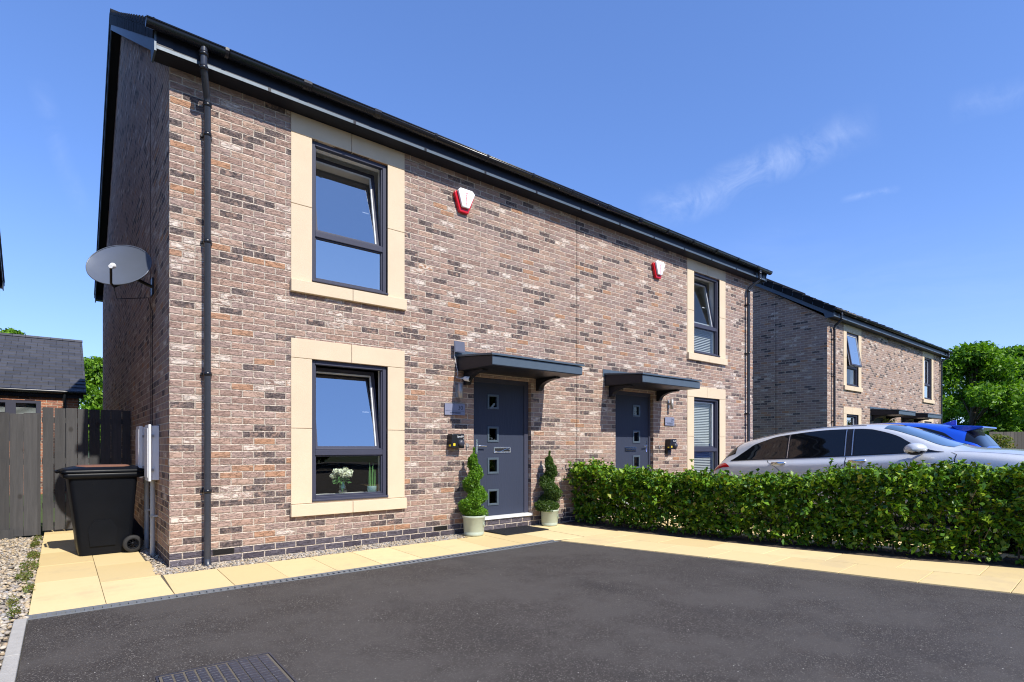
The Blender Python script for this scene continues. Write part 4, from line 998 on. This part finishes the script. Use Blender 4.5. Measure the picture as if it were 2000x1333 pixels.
# vase of flowers and small potted plant on the window board
def windowsill():
    zb = .655; y = 6.68 + .215
    r = empty('flower_vase', (2.795, y, zb)); tag(r, 'glass vase of cream flowers behind the lower pane of the ground floor window', 'vase')
    b = MB(M['vase']); b.lathe([(0, .0), (.040, .0), (.052, .03), (.046, .09), (.022, .13), (.026, .16)], (0, 0, 0), 24); b.build('vase_glass', r)
    b = MB(M['stem'])
    hd = []
    for k in range(11):
        a = k * 2.4; q = .03 + .075 * math.sqrt(k / 11); tx, ty = math.cos(a) * q * 1.2, math.sin(a) * q * .7; tz = .27 + .03 * math.cos(k * 1.7) - q * .25
        b.tube([(0, 0, .02), (tx * .3, ty * .3, .15), (tx, ty, tz)], .003, 5); hd.append((tx, ty, tz))
    b.build('stalks', r)
    C = []; O = []
    for c_ in hd:
        for k in range(70):
            d = np.random.default_rng(k).normal(size=3); d /= np.linalg.norm(d); C.append((c_[0] + d[0] * .034, c_[1] + d[1] * .034, c_[2] + d[2] * .026 + .008)); O.append(d)
    quads('flower_heads', leaf_quads(np.array(C), .034, .030, .1, np.array(O)), M['petal'], r)
    C = [(random.uniform(-.12, .10), random.uniform(-.05, .05), random.uniform(.13, .24)) for k in range(50)]
    quads('leaves', leaf_quads(np.array(C), .06, .03, .2), M['stem'], r)
    r = empty('potted_cactus', (3.20, y, zb)); tag(r, 'small teal pot of upright green stems on the inside window sill', 'house plant')
    b = MB(M['teal']); b.lathe([(0, 0), (.058, 0), (.066, .075), (.062, .08), (0, .072)], (0, 0, 0), 24); b.build('pot', r)
    b = MB(M['stem'])
    for k in range(7):
        a = k * .9; q = .038; hh = .20 + .16 * ((k * 37) % 10) / 10
        b.tube([(q * math.cos(a), q * .7 * math.sin(a), .06), (q * 1.15 * math.cos(a), q * .8 * math.sin(a), .06 + hh * .5), (q * 1.2 * math.cos(a), q * .8 * math.sin(a), .06 + hh)], .012, 8, True, [.013, .012, .006])
    b.build('stems', r)
windowsill()

# ------------------------------------------------------------------ hedge
def hedge():
    r = empty('hedge', (6.9, 6.0, 0)); tag(r, 'clipped leafy green hedge running from the house wall beside the silver car', 'hedge')
    ctr = [(6.88, 6.50), (6.98, 5.4), (7.30, 3.6), (7.72, 2.1), (8.12, 1.1), (8.62, -.4), (9.45, -3.4)]
    ys = [p[1] for p in ctr][::-1]; xs = [p[0] for p in ctr][::-1]
    cx = lambda y: np.interp(y, ys, xs)
    HT = ([-3, 0, 1.5, 2.6, 3.4, 4.0, 5.0, 6.0, 6.6], [.89, .89, .91, .88, .75, .71, .75, .80, .87])
    def gen(n, y0, y1, shell):
        y = RNG.uniform(y0, y1, n)
        top = np.interp(y, HT[0], HT[1]) + .03 * np.sin(y * 2.3) * np.sin(y * 5.1 + 1)
        hw = .31 + .035 * np.sin(y * 3.7) + .03 * np.sin(y * 9.1)
        a = RNG.uniform(-1, 1, n); 
        if shell:   # on the outside surface: two sides and the top
            w = RNG.random(n); side = w < .55
            u = np.where(side, np.sign(a), RNG.uniform(-1, 1, n)); v = np.where(side, RNG.random(n) ** .85, 1.)
            dep = np.abs(RNG.normal(0, .06, n)); u = u * (1 - np.where(side, dep / .3, 0)); v = v - np.where(side, 0, dep * .8)
        else: u = a; v = RNG.random(n) ** .8
        z = .05 + v * (top - .05); nar = .60 + .40 * np.clip(z / .72, 0, 1)
        bul = .05 * np.sin(y * 7.3 + z * 6) + .045 * np.sin(y * 13 + z * 9) + .03 * np.sin(y * 23 - z * 17)
        x = cx(y) + u * (hw + bul) * nar
        z = z + np.where(v > .93, .03 * np.sin(y * 17 + u * 5) + RNG.normal(0, .022, n), 0)
        # sparse near the ground with holes
        hole = np.sin(y * 6.1 + 2) * np.sin(y * 2.7 + z * 7) + .35
        keep = (RNG.random(n) < np.clip((z + .05) / .24, .62, 1)) & ~((hole > .55) & (z < .42) & (RNG.random(n) < .62))
        out = np.stack([np.sign(u) * (np.abs(u) ** 3), RNG.normal(0, .25, n), (v > .9) * 1.0], 1)
        C = np.stack([x, y, z], 1)[keep]; return C, out[keep]
    B1, P1 = gen(3000, -.6, 6.62, True)      # sprigs: little sprays of leaves pushing out of the face
    k_ = 11; n1 = len(B1); s_ = RNG.uniform(0, 1, (n1, k_, 1)); dr_ = P1[:, None] * .75 + np.array([0, 0, .35]) + RNG.normal(0, .55, (n1, 1, 3))
    C1 = (B1[:, None] + dr_ * s_ * .085 + RNG.normal(0, .020, (n1, k_, 3))).reshape(-1, 3); O1 = np.repeat(P1, k_, 0)
    pit = np.sin(C1[:, 1] * 8.7 + 3 * np.sin(C1[:, 2] * 6.1)) * np.sin(C1[:, 2] * 11.3 + C1[:, 1] * 3.1) + .35 * np.sin(C1[:, 1] * 19 + C1[:, 2] * 23)
    kp = ~((pit > .50) & (C1[:, 2] < .72) & (RNG.random(len(C1)) < .75)); C1, O1 = C1[kp], O1[kp]; C1[:, 2] = np.maximum(C1[:, 2], .02); C2, O2 = gen(20000, -.6, 6.62, False); C3, O3 = gen(6000, -3.3, -.6, True)
    nl = 5000; yl = RNG.uniform(-.6, 6.6, nl); C4 = np.stack([cx(yl) + RNG.uniform(-.26, .26, nl), yl, RNG.uniform(.015, .26, nl)], 1); O4 = RNG.normal(size=(nl, 3)) * .5; kp = np.sin(yl * 5.3 + 1) + np.sin(yl * 11.7) < 1.1
    C4, O4 = C4[kp], O4[kp]; C1 = np.concatenate([C1, C4]); O1 = np.concatenate([O1, O4])
    C = np.concatenate([C1, C2, C3]) - np.array([6.9, 6.0, 0]); O = np.concatenate([O1, O2, O3])
    quads('foliage', leaf_quads(C, .072, .047, .8, O), M['hedge'], r)
    # upright shoots along the top
    C = []
    for k in range(260):
        y = random.uniform(-.6, 6.5); x = float(cx(y)) + random.uniform(-.26, .26); h = random.uniform(.02, .12)
        for j in range(6): C.append((x - 6.9 + random.gauss(0, .015), y - 6 + random.gauss(0, .015), float(np.interp(y, HT[0], HT[1])) - .01 + h * j / 5))
    quads('shoots', leaf_quads(np.array(C), .050, .032, .5), M['hedge'], r)
    b = MB(M['bark'])
    y = 6.4
    while y > -3.2:
        x = float(cx(y)) + random.uniform(-.12, .12)
        b.tube([(x - 6.9, y - 6, -.02), (x - 6.9 + random.uniform(-.03, .03), y - 6 + random.uniform(-.04, .04), .3), (x - 6.9 + random.uniform(-.08, .08), y - 6 + random.uniform(-.08, .08), .75)], .01, 6, True, [.010, .008, .004])
        for j in range(4): b.tube([(x - 6.9, y - 6, .15 + j * .1), (x - 6.9 + random.uniform(-.25, .25), y - 6 + random.uniform(-.2, .2), .4 + j * .13)], .004, 4)
        y -= random.uniform(.12, .42)
    b.build('stems', r)
hedge()

# ------------------------------------------------------------------ trees
def tree(name, x, y, h, cr, seed, label, mat, n=16000, leaf=.22, zlow=.15, group=None, cat='tree', squash=1.):
    rr = np.random.default_rng(seed); rd = random.Random(seed)
    r = empty(name, (x, y, 0)); tag(r, label, cat, group)
    b = MB(M['bark']); b.tube([(0, 0, -.1), (.05, .03, h * .3), (-.05, 0, h * .6), (0, .05, h * .88)], .2, 10, True, [h * .028, h * .022, h * .013, h * .004]); tk = b.build('trunk', r)
    cl = []; b = MB(M['bark'])
    for k in range(46):
        zz = h * (zlow + (1 - zlow) * rd.random() ** .8); t = (zz / h - zlow) / (1 - zlow); rad = cr * (math.sin(math.pi * min(1, .18 + t * .80)) ** .7)
        a = rd.uniform(0, 6.28); q = rad * rd.uniform(.35, .95); c_ = (q * math.cos(a), q * math.sin(a), min(zz, h * .94)); s_ = cr * rd.uniform(.20, .36); cl.append((c_, s_))
        if k % 2 == 0: b.tube([(0, 0, max(.3, c_[2] * .6)), (c_[0] * .5, c_[1] * .5, c_[2] * .85), c_], .03, 6, True, [h * .010, h * .006, h * .002])
    b.build('limb', r)
    C = []; O = []
    per = n // len(cl)
    for c_, s_ in cl:
        d = rr.normal(size=(per, 3)); d /= np.linalg.norm(d, axis=1)[:, None]; q = s_ * rr.uniform(.45, 1.12, per)[:, None]
        P = np.array(c_) + d * q * np.array([1, 1, .72 * squash]); C.append(P); O.append(d)
    C = np.concatenate(C); O = np.concatenate(O); C[:, 2] = np.maximum(C[:, 2], .1)
    quads('crown', leaf_quads(C, leaf, leaf * .6, .4, O), mat, r)
G1 = 'trees beyond the farther houses'
def at(px, Z):
    X = (px - 1000) / 1088 * Z; return (.7773 * X + .6293 * Z, -.6293 * X + .7773 * Z)
def tr_(px, Z, h, cr, seed, label, mat, **k):
    x, y = at(px, Z); tree('broadleaf_tree', x, y, h, cr, seed, label, mat, group=G1, **k)
tr_(1900, 33, 7.1, 3.0, 11, 'broad bright green tree right beside the end of the farther houses', M['tree'], n=26000, leaf=.24, zlow=.08)
tr_(1998, 36, 7.6, 3.2, 12, 'rounded green tree cut by the right edge of the picture', M['tree'], n=22000, leaf=.26, zlow=.08)
tr_(1948, 42, 8.4, 3.0, 13, 'taller darker tree showing between the two bright green crowns', M['tree2'], n=16000, leaf=.3)
tr_(2070, 34, 7.2, 3.2, 14, 'green tree just outside the right edge', M['tree2'], n=9000, leaf=.3)
x, y = at(1942, 23); tree('shrub', x, y, 1.75, .8, 21, 'small yellow green shrub in front of the far fence', M['weed'], n=2600, leaf=.10, zlow=.1, cat='shrub')
x, y = at(1655, 15.2); 
tree('broadleaf_tree', *at(190, 30), 6.0, 2.1, 31, 'bright green tree between the bungalow and the gable', M['tree'], n=14000, leaf=.22, group='trees behind the bungalow')
tree('broadleaf_tree', *at(15, 31), 7.9, 1.9, 32, 'green tree top rising above the bungalow ridge', M['tree'], n=9000, leaf=.24, group='trees behind the bungalow')
tree('shrub', 21.8, 6.6, 2.25, .42, 41, 'golden shrub at the door of the farther houses', M['weed'], n=1600, leaf=.07, zlow=.1, cat='shrub')

def added_tree_screen():  # unseen trees added behind the camera to cut low sky light and darken reflections
    rr = np.random.default_rng(77); C = []
    for x, y, h in [(-22, -20, 8), (-14, -22, 7.5), (-5, -25, 9), (4, -24, 8), (13, -26, 9.5), (23, -23, 8.5), (33, -20, 8)]:
        for k in range(30):
            c_ = np.array([x + rr.normal() * 2.6, y + rr.normal() * 1.5, h * rr.uniform(.1, .9)]); d = rr.normal(size=(170, 3)); d /= np.linalg.norm(d, axis=1)[:, None]; C.append(c_ + d * rr.uniform(.6, 1.7))
    C = np.concatenate(C); C[:, 2] = np.maximum(C[:, 2], .1)
    tag(quads('added_tree_screen', leaf_quads(C, .6, .4, .4), M['tree2']), 'added unseen line of trees across the road, blocking low sky and reflecting in the window panes', 'trees', kind='stuff')
added_tree_screen()
# ------------------------------------------------------------------ cars
ST = [  # t, nine (half width, height) rows from sill to roof centre
 (0.00, [(.50, .28), (.58, .38), (.60, .50), (.58, .58), (.54, .63), (.44, .65), (.3, .66), (.15, .665), (0, .67)]),
 (0.12, [(.70, .20), (.76, .34), (.79, .52), (.76, .66), (.68, .735), (.54, .765), (.36, .78), (.18, .79), (0, .79)]),
 (0.40, [(.78, .18), (.85, .34), (.87, .58), (.85, .76), (.77, .83), (.60, .865), (.40, .885), (.20, .895), (0, .90)]),
 (0.74, [(.80, .18), (.885, .34), (.90, .62), (.885, .82), (.81, .895), (.62, .93), (.41, .95), (.21, .96), (0, .965)]),
 (1.12, [(.80, .18), (.885, .34), (.90, .62), (.890, .86), (.825, .945), (.70, .975), (.52, .995), (.26, 1.01), (0, 1.015)]),
 (1.37, [(.80, .18), (.885, .34), (.90, .62), (.892, .86), (.815, .965), (.765, 1.00), (.690, 1.045), (.36, 1.085), (0, 1.10)]),
 (1.67, [(.80, .18), (.885, .34), (.90, .62), (.893, .86), (.810, .965), (.752, 1.06), (.665, 1.185), (.36, 1.235), (0, 1.25)]),
 (2.03, [(.80, .18), (.885, .34), (.90, .62), (.894, .86), (.808, .965), (.735, 1.12), (.625, 1.320), (.34, 1.385), (0, 1.402)]),
 (2.38, [(.80, .18), (.885, .34), (.90, .62), (.895, .86), (.808, .965), (.727, 1.145), (.603, 1.372), (.33, 1.436), (0, 1.45)]),
 (2.90, [(.80, .18), (.885, .34), (.90, .62), (.895, .865), (.808, .968), (.722, 1.155), (.592, 1.388), (.32, 1.448), (0, 1.46)]),
 (3.40, [(.80, .18), (.885, .34), (.90, .62), (.895, .88), (.806, .975), (.718, 1.15), (.588, 1.370), (.32, 1.430), (0, 1.442)]),
 (3.90, [(.80, .18), (.885, .34), (.90, .63), (.890, .89), (.800, .985), (.705, 1.13), (.575, 1.315), (.31, 1.378), (0, 1.392)]),
 (4.22, [(.79, .20), (.870, .36), (.89, .64), (.872, .90), (.785, .99), (.690, 1.10), (.560, 1.252), (.30, 1.322), (0, 1.338)]),
 (4.40, [(.77, .24), (.850, .38), (.87, .65), (.845, .90), (.765, .985), (.680, 1.065), (.560, 1.165), (.30, 1.225), (0, 1.24)]),
 (4.56, [(.74, .28), (.815, .40), (.835, .65), (.81, .87), (.735, .94), (.66, .975), (.54, 1.005), (.30, 1.03), (0, 1.035)]),
 (4.66, [(.68, .32), (.76, .42), (.78, .63), (.76, .80), (.69, .85), (.61, .87), (.50, .885), (.25, .895), (0, .90)]),
 (4.70, [(.60, .36), (.68, .44), (.70, .60), (.68, .72), (.62, .76), (.55, .775), (.42, .785), (.2, .79), (0, .79)])]
TS = np.array([s[0] for s in ST]); RW = np.array([[q for q in s[1]] for s in ST])
def herm(x, xs, F):
    i = int(np.clip(np.searchsorted(xs, x) - 1, 0, len(xs) - 2)); h = xs[i + 1] - xs[i]; t = (x - xs[i]) / h
    def sl(k):
        if k == 0: return (F[1] - F[0]) / (xs[1] - xs[0])
        if k == len(xs) - 1: return (F[-1] - F[-2]) / (xs[-1] - xs[-2])
        a = (F[k] - F[k - 1]) / (xs[k] - xs[k - 1]); c_ = (F[k + 1] - F[k]) / (xs[k + 1] - xs[k])
        return np.where(a * c_ <= 0, 0, 2 * a * c_ / (a + c_ + 1e-12))
    return (2 * t ** 3 - 3 * t ** 2 + 1) * F[i] + (t ** 3 - 2 * t ** 2 + t) * h * sl(i) + (-2 * t ** 3 + 3 * t ** 2) * F[i + 1] + (t ** 3 - t ** 2) * h * sl(i + 1)
def surf(t, r_, side=1, off=0.):
    rows = herm(t, TS, RW); q = herm(r_, np.arange(9.), rows)
    p = Vector((q[0] * side, t - 3.64, q[1]))
    if off:
        e = .01; t2 = min(t + e, 4.7); r2_ = r_ + e if r_ < 7.9 else r_ - e
        a = Vector((herm(r_, np.arange(9.), herm(t2, TS, RW))[0] * side, t2 - 3.64, herm(r_, np.arange(9.), herm(t2, TS, RW))[1])) - p
        c0 = herm(r2_, np.arange(9.), rows); c_ = Vector((c0[0] * side, t - 3.64, c0[1])) - p
        if r_ >= 7.9: c_ = -c_
        n = a.cross(c_)
        if n.length > 0:
            n.normalize()
            if n.dot(Vector((p.x, 0, p.z - .7))) < 0: n = -n
            p += n * off
    return p
def panel(name, par, mat, ta, tb, lo, hi, sides=(1, -1), off=.004, nt_=24, nr=10):
    for s_ in sides:
        b = MB(mat); P = []
        for i in range(nt_ + 1):
            t = ta + (tb - ta) * i / nt_; l = lo(t) if callable(lo) else lo; h = hi(t) if callable(hi) else hi
            P.append([tuple(surf(t, l + (h - l) * j / nr, s_, off)) for j in range(nr + 1)])
        b.grid(P); b.build(name, par, fix=False)
def dlo_hi(t): return float(np.interp(t, [1.34, 1.55, 1.85, 2.2, 2.8, 3.6, 3.95, 4.15, 4.32], [4.14, 4.92, 5.62, 5.90, 5.96, 5.90, 5.60, 5.05, 4.2]))
def car(name, loc, rz, pitch, paint, label, scale=(1, 1, 1), spoiler=False):
    r = empty(name, loc, rz); r.rotation_euler = (pitch, 0, rz); r.scale = scale; tag(r, label, 'car', 'cars parked on the drive behind the hedge')
    P = []
    ts = list(np.linspace(0, 4.7, 95))
    for t in ts:
        row = [tuple(surf(t, k / 4, 1)) for k in range(33)]; P.append(row + [(-p[0], p[1], p[2]) for p in row[::-1]][1:])
    b = MB(M[paint]); b.grid(P); b.poly(P[0]); b.poly(P[-1][::-1]); body = b.build('body', r)
    panel('window_surround', r, M['black'], 1.34, 4.32, 4.06, dlo_hi, off=.003, nt_=60)
    g_ = lambda a, c_: panel('side_window', r, M['carglass'], a, c_, lambda t: min(4.16, dlo_hi(t)), lambda t: max(dlo_hi(t) - .07, 4.12), off=.006, nt_=30)
    g_(1.44, 2.40); g_(2.54, 3.33); g_(3.38, 4.26)
    for t in (2.42, 2.515, 3.345): panel('pillar_trim', r, M['trim'], t, t + .013, 4.14, lambda t_: dlo_hi(t_) - .06, off=.008, nt_=1, nr=14)
    panel('belt_trim', r, M['trim'], 1.38, 4.30, 4.00, 4.055, off=.006, nt_=60, nr=2)
    panel('windscreen', r, M['screen'], 1.27, 2.05, 6.12, 8.0, off=.004, nt_=20)
    panel('rear_window', r, M['carglass'], 4.27, 4.56, 5.15, 8.0, off=.004, nt_=10)
    for s_ in (1, -1):
        for pts in ([(1.26, 3.98), (1.20, 3.6), (1.22, 3.0), (1.25, 1.0)], [(2.50, 3.98), (2.49, 3.0), (2.47, 1.0)], [(3.66, 3.98), (3.63, 3.6), (3.54, 3.1), (3.40, 2.5), (3.30, 2.0)]):
            P = []
            for k in range(31):
                f = k / 30 * (len(pts) - 1); a = min(int(f), len(pts) - 2); f -= a; t = pts[a][0] * (1 - f) + pts[a + 1][0] * f; q = pts[a][1] * (1 - f) + pts[a + 1][1] * f
                P.append([tuple(surf(t, q, s_, .003)), tuple(surf(t + .010, q, s_, .003))])
            MB(M['shut']).grid(P).build('door_gap', r, fix=False)
    panel('bonnet_gap', r, M['shut'], .35, 1.24, lambda t: 4.35, lambda t: 4.40, off=.003, nr=1)
    panel('shoulder_crease', r, M['shut'] if 0 else M[paint], 1.0, 4.3, 2.55, 2.62, off=.007, nr=2)
    for t in (2.24, 3.36):
        for s_ in (1, -1):
            p = surf(t, 3.25, s_, .02); q = surf(t + .20, 3.25, s_, .02); b = MB(M['chrome']); b.tube([p - Vector((s_ * .022, 0, 0)), p + Vector((s_ * .012, .02, 0)), (p + q) / 2 + Vector((s_ * .020, 0, 0)), q + Vector((s_ * .012, -.02, 0)), q - Vector((s_ * .022, 0, 0))], .022, 12); b.build('door_handle', r)
    panel('tail_light', r, M['taillight'], 4.30, 4.62, lambda t: 3.0, lambda t: float(np.interp(t, [4.3, 4.4, 4.62], [3.1, 3.75, 3.95])), off=.008, nt_=12)
    panel('headlight', r, M['chrome'], .14, .48, 3.0, lambda t: float(np.interp(t, [.14, .4, .48], [3.7, 3.7, 3.3])), off=.006, nt_=12)
    b = MB(M['black']); b.box(-.45, .45, -3.655, -3.60, .36, .60); b.build('grille', r, bevel=.02)
    for s_ in (1, -1):
        m = empty('x', (0, 0, 0)); bpy.data.objects.remove(m)
        c_ = Vector((s_ * 1.0, 1.60 - 3.64, 1.02)); b = MB(M[paint], M['black'])
        rings = []
        for i in range(9):
            a = -math.pi / 2 + math.pi * i / 8; rr_ = math.cos(a)
            rings.append([(c_.x + .15 * math.sin(a), c_.y + .13 * max(rr_, .02) * math.cos(k * math.pi / 8) + .02 * s_ * 0, c_.z + .085 * (max(rr_, .02) ** .7) * math.sin(k * math.pi / 8) * (1 if k <= 8 else .9)) for k in range(17)])
        b.grid(rings)
        for fi, f in enumerate(b.f):
            if sum(b.v[q][2] for q in f) / len(f) < c_.z - .028: b.mi[fi] = 1
        b.mat(1).tube([(s_ * .83, c_.y - .02, .965), (s_ * .90, c_.y, .975), (s_ * .97, c_.y, .985)], .018, 8); b.build('wing_mirror', r)
    if spoiler:
        b = MB(M[paint]); b.prism([(4.05 - 3.64, 1.36), (4.34 - 3.64, 1.285), (4.345 - 3.64, 1.262), (4.22 - 3.64, 1.262)] if not spoiler else [(4.0 - 3.64, 1.37), (4.50 - 3.64, 1.34), (4.51 - 3.64, 1.315), (4.2 - 3.64, 1.25)], 'x', -.52, .52); b.build('spoiler', r, bevel=.01)
    if spoiler:
        b = MB(M[paint]); b.prism([(3.75 - 3.64, 1.405), (3.95 - 3.64, 1.465), (3.99 - 3.64, 1.46), (3.99 - 3.64, 1.38)], 'x', -.02, .02); b.build('antenna_fin', r, bevel=.006)
    if not spoiler:
        for s_ in (1, -1): b = MB(M['trim']); b.tube([tuple(surf(t, 6.45, s_, .004)) for t in np.linspace(2.3, 4.0, 24)], .009, 8); b.build('roof_rail', r)
    for t in (.80, 3.64):
        for s_ in (1, -1):
            T = T3(s_ * .80, t - 3.64, .325) @ Matrix.Rotation(R(90) * s_, 4, 'Y')
            b = MB(M['shut']); b.lathe([(0, .104), (.365, .104), (.365, .06)], (0, 0, 0), 40, T); b.build('wheel_arch', r)
            b = MB(M['rubber']); b.lathe([(.225, .11), (.30, .116), (.325, .09), (.325, -.09), (.2, -.1)], (0, 0, 0), 44, T); w = b.build('wheel', r)
            b = MB(M['alloy']); b.lathe([(.205, .10), (.228, .116), (.235, .112)], (0, 0, 0), 44, T); b.lathe([(0, .112), (.05, .112), (.055, .10)], (0, 0, 0), 20, T)
            for k in range(5):
                for d in (-.13, .13):
                    Tk = T @ Matrix.Rotation(R(72 * k) + d, 4, 'Z'); b.box(.04, .215, -.012, .012, .104, .114, Tk)
            b.build('rim', w)
    return r
K = 1.03
car('estate_car', (9.93, 4.43, -.0), 0, R(-4.0), 'silver', 'silver estate car parked nose out just behind the hedge', (1, K, K + .02))
car('hatchback_car', (12.9, 3.15, .10), R(180), R(0.5), 'blue', 'bright blue car with a roof spoiler parked beyond the silver estate', (1.0, .93, 1.12), True)
